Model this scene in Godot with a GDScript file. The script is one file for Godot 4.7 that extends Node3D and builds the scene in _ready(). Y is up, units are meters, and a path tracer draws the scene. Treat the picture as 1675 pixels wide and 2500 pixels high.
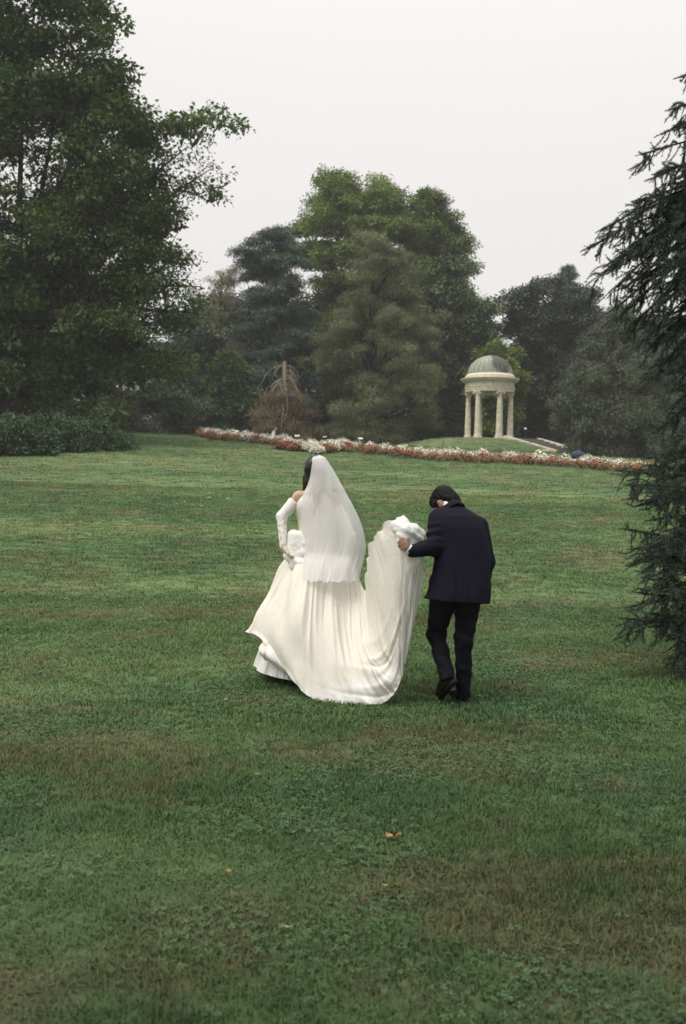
extends Node3D

# ---- camera of the photograph: picture of 1675 x 2500, focal length in pixels ----
const F := 2432.0
const CX := 837.5
const CY := 1250.0
var eye := Vector3(0, 1.5, 0)
var look := Basis.IDENTITY
var used := {}
var rng := RandomNumberGenerator.new()
var patch_noise := FastNoiseLite.new()
var fine_noise := FastNoiseLite.new()
var dry_noise := FastNoiseLite.new()
var mats := {}
const TEMPLE_D := 72.0
var temple_at := Vector3.ZERO
var stairs_at := Vector3.ZERO
const STAIR_RUN := Vector3(0.6, 0, 0.8)
const STAIR_ACROSS := Vector3(0.8, 0, -0.6)


class Acc:
	var v := PackedVector3Array()
	var n := PackedVector3Array()
	var c := PackedColorArray()
	var i := PackedInt32Array()

	func tri(a: Vector3, b: Vector3, d: Vector3, col := Color.WHITE) -> void:
		var nn := (b - a).cross(d - a).normalized()
		var k := v.size()
		v.append(a); v.append(b); v.append(d)
		for q in 3:
			n.append(nn); c.append(col)
		i.append(k); i.append(k + 2); i.append(k + 1)

	func quad(a: Vector3, b: Vector3, d: Vector3, e: Vector3, col := Color.WHITE) -> void:
		var nn := (b - a).cross(d - a).normalized()
		var k := v.size()
		v.append(a); v.append(b); v.append(d); v.append(e)
		for q in 4:
			n.append(nn); c.append(col)
		for q in [0, 2, 1, 0, 3, 2]:
			i.append(k + q)

	func box(at: Vector3, size: Vector3, turn := Basis.IDENTITY, col := Color.WHITE) -> void:
		var h := size * 0.5
		var p := []
		for s in 8:
			p.append(at + turn * Vector3(h.x if s & 1 else -h.x, h.y if s & 2 else -h.y, h.z if s & 4 else -h.z))
		quad(p[4], p[5], p[7], p[6], col)
		quad(p[1], p[0], p[2], p[3], col)
		quad(p[0], p[4], p[6], p[2], col)
		quad(p[5], p[1], p[3], p[7], col)
		quad(p[6], p[7], p[3], p[2], col)
		quad(p[0], p[1], p[5], p[4], col)

	# a grid of points, point (a, b) at a * nb + b; the normal is d/da x d/db
	func grid(p: PackedVector3Array, na: int, nb: int, closed := false, col := PackedColorArray(), flip := false) -> void:
		var k := v.size()
		for a in na:
			for b in nb:
				var a0 := (a - 1 + na) % na if closed else maxi(a - 1, 0)
				var a1 := (a + 1) % na if closed else mini(a + 1, na - 1)
				var da := p[a1 * nb + b] - p[a0 * nb + b]
				var db := p[a * nb + mini(b + 1, nb - 1)] - p[a * nb + maxi(b - 1, 0)]
				var nn := da.cross(db)
				nn = nn.normalized() if nn.length_squared() > 1e-16 else Vector3.UP
				v.append(p[a * nb + b])
				n.append(-nn if flip else nn)
				c.append(col[a * nb + b] if col.size() else Color.WHITE)
		for a in (na if closed else na - 1):
			var a1 := (a + 1) % na
			for b in nb - 1:
				var q0 := k + a * nb + b
				var q1 := k + a1 * nb + b
				if flip:
					i.append_array(PackedInt32Array([q0, q1, q1 + 1, q0, q1 + 1, q0 + 1]))
				else:
					i.append_array(PackedInt32Array([q0, q1 + 1, q1, q0, q0 + 1, q1 + 1]))

	func tube(p: PackedVector3Array, r: PackedFloat32Array, sides := 6, col := Color.WHITE) -> void:
		var g := PackedVector3Array()
		var gc := PackedColorArray()
		var m := p.size()
		g.resize(sides * m)
		gc.resize(sides * m)
		gc.fill(col)
		var ref := Vector3(0.31, 0.2, 0.93)
		for b in m:
			var t := (p[mini(b + 1, m - 1)] - p[maxi(b - 1, 0)]).normalized()
			var x := t.cross(ref)
			if x.length() < 0.1:
				x = t.cross(Vector3(0.9, 0.1, -0.3))
			x = x.normalized()
			var y := t.cross(x)
			for a in sides:
				var an := TAU * a / sides
				g[a * m + b] = p[b] + (x * cos(an) + y * sin(an)) * r[b]
		grid(g, sides, m, true, gc)

	# profile of (radius, height) turned round the y axis, running upwards
	func lathe(prof: Array, segs: int, at := Vector3.ZERO, a0 := 0.0, a1 := TAU, col := Color.WHITE, sharp := true) -> void:
		var full := absf(a1 - a0 - TAU) < 1e-4
		var cnt := segs if full else segs + 1
		if sharp:
			for b in prof.size() - 1:
				_band([prof[b], prof[b + 1]], cnt, segs, at, a0, a1, col, full)
		else:
			_band(prof, cnt, segs, at, a0, a1, col, full)

	func _band(prof: Array, cnt: int, segs: int, at: Vector3, a0: float, a1: float, col: Color, full: bool) -> void:
		var g := PackedVector3Array()
		var gc := PackedColorArray()
		for a in cnt:
			var an := a0 + (a1 - a0) * a / segs
			for q in prof:
				g.append(at + Vector3(cos(an) * q.x, q.y, sin(an) * q.x))
				gc.append(col)
		grid(g, cnt, prof.size(), full, gc, true)

	func mesh() -> ArrayMesh:
		var arr := []
		arr.resize(Mesh.ARRAY_MAX)
		arr[Mesh.ARRAY_VERTEX] = v
		arr[Mesh.ARRAY_NORMAL] = n
		arr[Mesh.ARRAY_COLOR] = c
		arr[Mesh.ARRAY_INDEX] = i
		var m := ArrayMesh.new()
		m.add_surface_from_arrays(Mesh.PRIMITIVE_TRIANGLES, arr)
		return m


func numbered(called: String) -> String:
	var k: int = used.get(called, 0)
	used[called] = k + 1
	return called if k == 0 else "%s_%03d" % [called, k]

func thing(called: String, label: String, category: String, at := Vector3.ZERO, group := "") -> Node3D:
	var o := Node3D.new()
	o.name = numbered(called)
	add_child(o)
	o.position = at
	tag(o, label, category, group)
	return o

func tag(o: Node, label: String, category: String, group := "", kind := "") -> void:
	if label: o.set_meta("label", label)
	if category: o.set_meta("category", category)
	if group: o.set_meta("group", group)
	if kind: o.set_meta("kind", kind)

# a mesh under a parent; its points are given in the world and moved into the parent's own axes
func part(called: String, m: Mesh, mat: Material, parent: Node, kind := "") -> MeshInstance3D:
	var o := MeshInstance3D.new()
	o.name = numbered(called) if parent == self else called
	o.mesh = m
	o.material_override = null
	for s in m.get_surface_count():
		o.set_surface_override_material(s, mat)
	parent.add_child(o, true)
	if parent is Node3D and parent != self:
		o.position = -whole(parent)
	if kind: o.set_meta("kind", kind)
	return o

func whole(o: Node) -> Vector3:
	var p := Vector3.ZERO
	while o is Node3D and o != self:
		p += (o as Node3D).position
		o = o.get_parent()
	return p

func copies(called: String, m: Mesh, mat: Material, at: Array, cols: PackedColorArray, parent: Node, kind := "") -> MultiMeshInstance3D:
	var mm := MultiMesh.new()
	mm.transform_format = MultiMesh.TRANSFORM_3D
	mm.use_colors = true
	mm.mesh = m
	mm.instance_count = at.size()
	for k in at.size():
		mm.set_instance_transform(k, at[k])
		mm.set_instance_color(k, cols[k])
	var o := MultiMeshInstance3D.new()
	o.name = numbered(called) if parent == self else called
	o.multimesh = mm
	o.material_override = mat
	parent.add_child(o, true)
	if parent is Node3D and parent != self:
		o.position = -whole(parent)
	if kind: o.set_meta("kind", kind)
	return o

func lin(r: float, g: float, b: float) -> Color:
	return Color(r, g, b).linear_to_srgb()

func plain(key: String, col: Color, rough := 0.8) -> StandardMaterial3D:
	if mats.has(key):
		return mats[key]
	var m := StandardMaterial3D.new()
	m.resource_name = key
	m.albedo_color = lin(col.r, col.g, col.b)
	m.roughness = rough
	m.metallic_specular = 0.35
	mats[key] = m
	return m

func painted(key: String, rough := 0.7, back := Color.BLACK, spec := 0.35) -> StandardMaterial3D:
	if mats.has(key):
		return mats[key]
	var m := StandardMaterial3D.new()
	m.resource_name = key
	m.vertex_color_use_as_albedo = true
	m.roughness = rough
	m.metallic_specular = spec
	m.cull_mode = BaseMaterial3D.CULL_DISABLED
	if back != Color.BLACK:
		m.backlight_enabled = true
		m.backlight = back
	mats[key] = m
	return m

func noise_tex(freq: float, seed_: int, lo: Color, hi: Color, size := 256, normal := false, bump := 4.0) -> NoiseTexture2D:
	var nz := FastNoiseLite.new()
	nz.seed = seed_
	nz.frequency = freq
	nz.fractal_octaves = 4
	var t := NoiseTexture2D.new()
	t.width = size
	t.height = size
	t.seamless = true
	t.noise = nz
	if normal:
		t.as_normal_map = true
		t.bump_strength = bump
	else:
		var g := Gradient.new()
		g.set_color(0, lo)
		g.set_color(1, hi)
		t.color_ramp = g
	return t

# ---- photograph pixels to directions and points ----
func ray(px: float, py: float) -> Vector3:
	return look * Vector3((px - CX) / F, -(py - CY) / F, -1.0)

func P(px: float, py: float, d: float) -> Vector3:
	var r := ray(px, py)
	return eye + r * (d / -r.z)

func softplus(x: float, w: float) -> float:
	var t := x / w
	return x if t > 20.0 else (0.0 if t < -20.0 else log(1.0 + exp(t)) * w)

func gh(x: float, z: float) -> float:
	var d := -z
	var h := 0.1 * softplus(d - 13.0, 1.6)
	h = 5.3 - softplus(5.3 - h, 0.25)
	h -= 0.03 * clampf(x, -60, 60) * smoothstep(14.0, 58.0, d)
	if temple_at != Vector3.ZERO:
		var r := Vector2(x - temple_at.x, z - temple_at.z).length()
		h += 0.86 * smoothstep(8.0, 2.9, r)
	if stairs_at != Vector3.ZERO:
		var q := Vector3(x, 0, z) - Vector3(stairs_at.x, 0, stairs_at.z)
		var al := q.dot(STAIR_RUN)
		var ac := absf(q.dot(STAIR_ACROSS))
		h -= 0.42 * smoothstep(1.85, 1.6, ac) * smoothstep(-0.3, 0.1, al) * smoothstep(4.9, 4.2, al)
	h += 0.05 * patch_noise.get_noise_2d(x * 0.6, z * 0.6) * smoothstep(9.0, 25.0, d)
	return h

func ground_at(px: float, py: float) -> Vector3:
	var r := ray(px, py)
	var t := 2.0
	while t < 160.0:
		var p := eye + r * t
		if p.y < gh(p.x, p.z):
			var a := t - maxf(0.02, t * 0.01)
			var b := t
			for k in 12:
				var m := (a + b) * 0.5
				var q := eye + r * m
				if q.y < gh(q.x, q.z): b = m
				else: a = m
			var e := eye + r * b
			return Vector3(e.x, gh(e.x, e.z), e.z)
		t += maxf(0.02, t * 0.01)
	var f := eye + r * 75.0
	return Vector3(f.x, gh(f.x, f.z), f.z)

func on_ground(x: float, z: float) -> Vector3:
	return Vector3(x, gh(x, z), z)

func pick(a: Color, b: Color, t: float) -> Color:
	return a.lerp(b, clampf(t, 0, 1))

# colour of the turf itself, the same mixture everywhere: green grass, darker clover, paler mown streaks, a little straw
func turf(x: float, z: float) -> Color:
	var a := patch_noise.get_noise_2d(x * 4.5, z * 4.0)
	var b := fine_noise.get_noise_2d(x * 22.0, z * 22.0)
	var dry := dry_noise.get_noise_2d(x * 4.2, z * 4.6)
	var band := patch_noise.get_noise_2d(x * 0.5 + 40.0, z * 1.3)
	var green := Color(0.106, 0.176, 0.076)
	var clover := Color(0.080, 0.148, 0.072)
	var pale := Color(0.196, 0.264, 0.120)
	var straw := Color(0.165, 0.152, 0.086)
	var c := pick(green, clover, smoothstep(-0.15, 0.34, a + 0.7 * b))
	c = pick(c, pale, smoothstep(-0.3, 0.5, band + 0.4 * b) * 0.7)
	return pick(c, straw, smoothstep(-0.02, 0.5, dry + 0.7 * b) * 0.7)
func build_camera() -> void:
	var cam := Camera3D.new()
	cam.name = "camera"
	add_child(cam)
	look = Basis(Vector3.RIGHT, deg_to_rad(-0.85)) * Basis(Vector3.BACK, deg_to_rad(1.1))
	cam.transform = Transform3D(look, eye)
	cam.keep_aspect = Camera3D.KEEP_HEIGHT
	var at := CameraAttributesPhysical.new()
	at.frustum_focal_length = 12.0 / (1250.0 / F)
	at.frustum_near = 0.1
	at.frustum_far = 3000.0
	at.frustum_focus_distance = 8.0
	at.exposure_aperture = 2.2
	cam.fov = rad_to_deg(2.0 * atan(1250.0 / F))
	cam.near = 0.1
	cam.far = 3000.0
	cam.attributes = at
	cam.current = true

func build_light() -> void:
	var e := Environment.new()
	e.background_mode = Environment.BG_SKY
	e.tonemap_mode = Environment.TONE_MAPPER_LINEAR
	e.tonemap_exposure = 1.5
	e.sdfgi_enabled = true
	e.ssao_enabled = true
	e.ssil_enabled = true
	e.fog_enabled = true
	e.fog_density = 0.0006
	e.fog_light_color = Color(0.88, 0.89, 0.90)
	var img := Image.create(256, 128, false, Image.FORMAT_RGBF)
	var nz := FastNoiseLite.new()
	nz.seed = 4
	nz.frequency = 1.6
	for y in 128:
		var up := sin((0.5 - (y + 0.5) / 128.0) * PI)
		for x in 256:
			var an := TAU * x / 256.0
			var hz := sqrt(1.0 - up * up)
			var cl := nz.get_noise_3d(cos(an) * hz, up * 2.5, sin(an) * hz)
			# an overcast sky: even low down, brighter towards the zenith
			var s := maxf(up, 0.0)
			var l := 0.595 + 1.6 * s * s * s * s + 0.008 * cl
			var col := Color(l * 1.0, l * 0.968, l * 0.955)
			if up < 0.0:
				col = Color(0.12, 0.15, 0.09)
			img.set_pixel(x, y, col)
	var pano := PanoramaSkyMaterial.new()
	pano.panorama = ImageTexture.create_from_image(img)
	var sky := Sky.new()
	sky.sky_material = pano
	e.sky = sky
	var w := WorldEnvironment.new()
	w.name = "world_environment"
	w.environment = e
	add_child(w)
	var sun := DirectionalLight3D.new()
	sun.name = "sun"
	sun.light_energy = 0.5
	sun.light_angular_distance = 38.0
	sun.light_color = Color(1.0, 0.965, 0.91)
	sun.shadow_enabled = true
	add_child(sun)
	sun.look_at_from_position(Vector3(-7, 12, 5), Vector3.ZERO)

func build_ground() -> void:
	# rows get wider with distance; one sheet to the horizon
	var ds := PackedFloat32Array()
	var d := -20.0
	while d < 1000.0:
		ds.append(d)
		d += 0.35 if d < 14.0 else (0.9 if d < 95.0 else d * 0.25)
	var xs := PackedFloat32Array()
	var x := 0.0
	while x < 900.0:
		xs.append(x)
		x += 0.35 if x < 6.0 else (1.1 if x < 45.0 else x * 0.3)
	var all := PackedFloat32Array()
	for k in range(xs.size() - 1, 0, -1):
		all.append(-xs[k])
	all.append_array(xs)
	var p := PackedVector3Array()
	var cols := PackedColorArray()
	for xx in all:
		for dd in ds:
			p.append(Vector3(xx, gh(xx, -dd), -dd))
			var t := turf(xx, -dd)
			cols.append(Color(t.r * 0.8, t.g * 0.78, t.b * 0.8))
	var acc := Acc.new()
	acc.grid(p, all.size(), ds.size(), false, cols, false)
	var m := painted("turf_ground", 0.95, Color.BLACK, 0.1)
	m.normal_enabled = true
	m.normal_texture = noise_tex(0.06, 8, Color.BLACK, Color.WHITE, 512, true, 6.0)
	m.uv1_triplanar = true
	m.uv1_world_triplanar = true
	m.uv1_scale = Vector3(1.3, 1.3, 1.3)
	var o := part("ground", acc.mesh(), m, self)
	tag(o, "park lawn rising gently towards the trees", "lawn", "", "structure")

func blade_patch(seed_: int, count: int, half: float, lo: float, hi: float, wide: float, flat: float) -> ArrayMesh:
	var r := RandomNumberGenerator.new()
	r.seed = seed_
	var acc := Acc.new()
	for k in count:
		var at := Vector3(r.randf_range(-half, half), -0.004, r.randf_range(-half, half))
		var h := r.randf_range(lo, hi)
		var an := r.randf() * TAU
		var side := Vector3(cos(an), 0, sin(an))
		var lean := Vector3(cos(an + 1.57), 0, sin(an + 1.57)) * r.randf_range(0.15, 1.0) * flat
		var w := wide * r.randf_range(0.6, 1.25)
		var mid := at + (Vector3.UP + lean * 0.55) * h * 0.55
		var tip := at + (Vector3.UP * r.randf_range(0.55, 1.0) + lean * 1.3) * h
		var g := r.randf_range(0.45, 1.6)
		var warm := r.randf_range(0.82, 1.25)
		var col := Color(g * warm, g, g * 0.94)
		if r.randf() < 0.13:
			col = Color(1.75, 1.2, 1.05) * r.randf_range(0.7, 1.1)
		var q := acc.v.size()
		var nn := side.cross(tip - at).normalized()
		for pt in [at - side * w, at + side * w, mid - side * w * 0.8, mid + side * w * 0.8, tip]:
			acc.v.append(pt); acc.n.append(nn); acc.c.append(col)
		for ix in [0, 3, 1, 0, 2, 3, 2, 4, 3]:
			acc.i.append(q + ix)
	return acc.mesh()

func build_grass() -> void:
	var m := painted("grass_blades", 0.75, Color(0.5, 0.6, 0.25), 0.25)
	var zones := [
		[1.6, 6.5, 0.085, 1.0, 0],
		[6.5, 13.0, 0.12, 1.15, 1],
		[13.0, 30.0, 0.21, 1.7, 2],
		[30.0, 80.0, 0.52, 3.6, 3],
	]
	for zn in zones:
		var meshes := []
		for s in 3:
			if zn[4] == 0: meshes.append(blade_patch(40 + s, 100, 0.075, 0.018, 0.046, 0.0021, 1.0))
			elif zn[4] == 1: meshes.append(blade_patch(50 + s, 95, 0.085, 0.016, 0.042, 0.0026, 1.0))
			elif zn[4] == 2: meshes.append(blade_patch(60 + s, 90, 0.085, 0.014, 0.028, 0.0026, 1.0))
			else: meshes.append(blade_patch(70 + s, 80, 0.085, 0.008, 0.015, 0.003, 1.0))
		var at := [[], [], []]
		var cols := [PackedColorArray(), PackedColorArray(), PackedColorArray()]
		var st: float = zn[2]
		var d: float = zn[0]
		while d < zn[1]:
			var half := d * 0.36 + 1.2
			var x := -half
			while x < half:
				var px := x + rng.randf_range(-0.5, 0.5) * st
				var pz := -d + rng.randf_range(-0.5, 0.5) * st
				x += st
				var k := rng.randi() % 3
				var a := rng.randf() * TAU
				var tall := 1.0 + 0.9 * fine_noise.get_noise_2d(px * 4.0, pz * 4.0)
				var sc: float = zn[3]
				at[k].append(Transform3D(Basis(Vector3.UP, a).scaled(Vector3(sc, sc * tall, sc)), on_ground(px, pz)))
				var t := turf(px, pz) * (rng.randf_range(0.78, 1.28) if zn[4] < 2 else rng.randf_range(0.93, 1.08))
				cols[k].append(Color(t.r, t.g, t.b, 1.0))
			d += st
		for k in 3:
			var o := copies("grass", meshes[k], m, at[k], cols[k], self)
			tag(o, ["short mown lawn grass with dry brown patches around the walking pair", "short lawn grass with clover and straw patches", "pale green mown grass on the slope up to the flower beds", "pale green mown grass on the slope up to the flower beds"][zn[4]], "grass", "lawn grass", "stuff")

# white clover growing through the turf in loose mats
func build_clover() -> void:
	var r := RandomNumberGenerator.new()
	r.seed = 515
	var acc := Acc.new()
	for k in 17:
		var at := Vector3(r.randf_range(-0.11, 0.11), r.randf_range(0.010, 0.026), r.randf_range(-0.11, 0.11))
		var tilt := Vector3(r.randfn() * 0.3, 1, r.randfn() * 0.3).normalized()
		var x := tilt.cross(Vector3(0.2, 0.1, 0.95)).normalized()
		var z := tilt.cross(x)
		var spin := r.randf() * TAU
		var g := r.randf_range(0.7, 1.35)
		var size := r.randf_range(0.005, 0.009)
		for q in 3:
			var an := spin + TAU * q / 3.0
			var o := x * cos(an) + z * sin(an)
			var s := tilt.cross(o)
			acc.quad(at, at + o * size - s * size * 0.65, at + o * size * 1.5 - tilt * size * 0.15, at + o * size + s * size * 0.65, Color(g, g, g))
	var mesh := acc.mesh()
	var at := []
	var cols := PackedColorArray()
	for k in 15000:
		var d := 1.8 + 12.0 * pow(r.randf(), 0.7)
		var x := r.randf_range(-1, 1) * (d * 0.36 + 1.0)
		var n := patch_noise.get_noise_2d(x * 5.5 + 70.0, d * 5.0) + 0.5 * fine_noise.get_noise_2d(x * 20.0, -d * 20.0)
		if r.randf() > smoothstep(-0.15, 0.5, n) * 0.8 + 0.03: continue
		at.append(Transform3D(Basis(Vector3.UP, r.randf() * TAU).scaled(Vector3.ONE * r.randf_range(0.8, 1.25)), on_ground(x, -d)))
		cols.append(Color(0.062, 0.125, 0.052).lerp(Color(0.105, 0.175, 0.07), r.randf()))
	var o := copies("clover", mesh, painted("clover_leaves", 0.7, Color(0.3, 0.4, 0.2), 0.3), at, cols, self, "stuff")
	tag(o, "mats of small round clover leaves in the near lawn", "clover", "", "stuff")

# a spray of leaves: small folded blades spread through a flattened ball
func leaf_spray(seed_: int, count: int, radius: float, long: float, wide: float, droop: float, flatness := 0.7) -> ArrayMesh:
	var r := RandomNumberGenerator.new()
	r.seed = seed_
	var acc := Acc.new()
	for k in count:
		var dir := Vector3(r.randfn(), r.randfn() * flatness, r.randfn()).normalized()
		var at := dir * radius * pow(r.randf(), 0.45)
		at.y *= flatness
		var out := (dir + Vector3(r.randfn(), r.randfn(), r.randfn()) * 0.45 + Vector3.DOWN * droop).normalized()
		var up := (Vector3.UP + Vector3(r.randfn(), r.randfn(), r.randfn()) * 0.5).normalized()
		var side := out.cross(up).normalized()
		var l := long * r.randf_range(0.65, 1.25)
		var w := wide * r.randf_range(0.7, 1.2) * 0.5
		var nn := side.cross(out).normalized()
		var b := at
		var tip := at + out * l - nn * l * 0.12
		var m := at + out * l * 0.45
		var g := r.randf_range(0.7, 1.3)
		var col := Color(g * r.randf_range(0.88, 1.16), g, g * r.randf_range(0.8, 1.1))
		var q := acc.v.size()
		for pt in [b, m + side * w + nn * w * 0.25, tip, m - side * w + nn * w * 0.25]:
			acc.v.append(pt); acc.n.append(nn); acc.c.append(col)
		for ix in [0, 2, 1, 0, 3, 2]:
			acc.i.append(q + ix)
	return acc.mesh()

func spread(rows: Array, d: float) -> Array:
	# rows of [py, left px, right px] at distance d -> [centre, half width, cumulative area]
	var out := []
	var total := 0.0
	for k in rows.size():
		var a := P(rows[k][1], rows[k][0], d)
		var b := P(rows[k][2], rows[k][0], d)
		var c := (a + b) * 0.5
		var w := a.distance_to(b) * 0.5
		if k > 0:
			total += absf(out[-1][0].y - c.y) * (out[-1][1] + w)
		out.append([c, w, total])
	return out

func at_row(sp: Array, t: float) -> Array:
	var want: float = t * sp[-1][2]
	for k in range(1, sp.size()):
		if want <= sp[k][2] or k == sp.size() - 1:
			var f := inverse_lerp(sp[k - 1][2], sp[k][2], want)
			f = clampf(f, 0, 1)
			return [sp[k - 1][0].lerp(sp[k][0], f), lerpf(sp[k - 1][1], sp[k][1], f)]
	return [sp[0][0], sp[0][1]]

# a crown: tufts (puffs) of leaf sprays inside the outline; returns the places of the puffs
func crown(parent: Node, rows: Array, d: float, o: Dictionary, called := "crown") -> Array:
	var r := RandomNumberGenerator.new()
	r.seed = o.get("seed", 1)
	var sp := spread(rows, d)
	var pr: float = o.puff
	var depth: float = o.get("depth", 0.8)
	var ylow: float = o.get("low", 0.3)
	var at := [[], []]
	var cols := [PackedColorArray(), PackedColorArray()]
	var ends := []
	var ca: Color = o.a
	var cb: Color = o.b
	# boughs first: flat shelves of tufts with air between them
	var boughs := []
	var flat: float = o.get("flat", 0.42)
	for k in o.get("boughs", 40):
		var row := at_row(sp, (k + r.randf()) / o.get("boughs", 40))
		var w: float = row[1] * r.randf_range(0.92, 1.2) * o.get("wide", 1.0)
		var size: float = minf(o.get("reach", 1.8) * r.randf_range(0.6, 1.25), maxf(w * 0.8, 0.3))
		var xn := r.randf_range(-1, 1)
		var zn := sqrt(1.0 - xn * xn) * pow(r.randf(), o.get("shell", 0.45)) * (1.0 if r.randf() < 0.62 else -1.0)
		boughs.append([row[0] + Vector3(xn * maxf(w - size * 0.7, 0.03), 0, zn * maxf(w * depth - size * 0.7, 0.03)), size, r.randf_range(0.74, 1.24), r.randf(), row[0]])
	for k in o.puffs:
		var bg: Array = boughs[k % boughs.size()]
		var row := [bg[4]]
		var rad: float = bg[1]
		var size := minf(pr * r.randf_range(0.55, 1.25), rad)
		var go := Vector3(r.randfn(), r.randfn(), r.randfn()).normalized() * pow(r.randf(), 0.45) * rad
		var c: Vector3 = bg[0] + go * Vector3(1, flat, 1)
		ends.append(c)
		var tone: float = bg[2] * r.randf_range(0.85, 1.15)
		var mixf: float = clampf(bg[3] * 0.7 + r.randf() * 0.3, 0, 1)
		for q in o.sprays:
			var dir := Vector3(r.randfn(), r.randfn(), r.randfn()).normalized()
			if dir.y < -0.25 and r.randf() > ylow:
				dir.y = -dir.y
			var pos := c + dir * Vector3(1, o.get("squash", 0.65), 1) * size * pow(r.randf(), 0.28)
			if o.has("droop"):
				pos.y -= Vector2(pos.x - row[0].x, pos.z - row[0].z).length() * o.droop
			var b := Basis(Vector3.UP, r.randf() * TAU) * Basis(Vector3.RIGHT, r.randf_range(-0.5, 0.5))
			var s := r.randf_range(0.7, 1.3)
			var which := r.randi() % 2
			at[which].append(Transform3D(b.scaled(Vector3(s, s, s)), pos))
			var cc := ca.lerp(cb, clampf(mixf * 0.7 + r.randf() * 0.3, 0, 1)) * tone * r.randf_range(0.88, 1.12)
			cc.a = 1.0
			cols[which].append(cc)
	for w in 2:
		var mi := copies(called, o.mesh[w], o.mat, at[w], cols[w], parent, "stuff")
	return ends

func bark() -> StandardMaterial3D:
	if mats.has("bark"):
		return mats["bark"]
	var m := plain("bark", Color(0.05, 0.042, 0.034), 0.95)
	m.albedo_texture = noise_tex(0.03, 31, Color(0.55, 0.52, 0.5), Color(1, 1, 1), 256)
	m.normal_enabled = true
	m.normal_texture = noise_tex(0.05, 33, Color.BLACK, Color.WHITE, 256, true, 8.0)
	m.uv1_triplanar = true
	m.uv1_scale = Vector3(2.5, 0.7, 2.5)
	return m

func bent(a: Vector3, b: Vector3, sag: Vector3, steps := 6) -> PackedVector3Array:
	var p := PackedVector3Array()
	for k in steps + 1:
		var t := float(k) / steps
		p.append(a.lerp(b, t) + sag * 4.0 * t * (1.0 - t))
	return p

func tapered(n: int, r0: float, r1: float) -> PackedFloat32Array:
	var r := PackedFloat32Array()
	for k in n:
		r.append(lerpf(r0, r1, float(k) / (n - 1)))
	return r

# trunk from the ground up to the crown, and limbs out to some of its tufts
func wood(parent: Node, base: Vector3, top: Vector3, r0: float, ends: Array, limbs: int, seed_: int, mat: Material) -> void:
	var r := RandomNumberGenerator.new()
	r.seed = seed_
	var acc := Acc.new()
	var p := bent(base + Vector3.DOWN * 0.3, top, Vector3(r.randf_range(-0.4, 0.4), 0, r.randf_range(-0.3, 0.3)), 8)
	var rad := tapered(9, r0, r0 * 0.25)
	rad[0] = r0 * 1.5
	acc.tube(p, rad, 9)
	part("trunk", acc.mesh(), mat, parent)
	for k in limbs:
		var e: Vector3 = ends[r.randi() % ends.size()]
		var h := clampf((e.y - base.y) / maxf(top.y - base.y, 0.1) - r.randf_range(0.1, 0.3), 0.12, 0.92)
		var s := base.lerp(top, h)
		var a2 := Acc.new()
		a2.tube(bent(s, e, Vector3(0, (e - s).length() * r.randf_range(-0.08, 0.1), 0), 6), tapered(7, r0 * lerpf(0.5, 0.2, h), 0.015), 6)
		part("branch", a2.mesh(), mat, parent)

func tree(called: String, label: String, rows: Array, d: float, o: Dictionary, trunk_px: float, r0: float, limbs: int, cat := "tree", group := "trees behind the lawn") -> Node3D:
	var basep := P(trunk_px, 1080, d)
	var base := on_ground(basep.x, -d)
	var t := thing(called, label, cat, base, group)
	var ends := crown(t, rows, d, o)
	var tip: Vector3 = P((rows[0][1] + rows[0][2]) * 0.5, rows[0][0], d)
	var top := base.lerp(Vector3(tip.x, tip.y, base.z), 0.93)
	if r0 > 0.0:
		wood(t, base, top, r0, ends, limbs, int(o.get("seed", 1)) + 77, bark())
	return t

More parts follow.
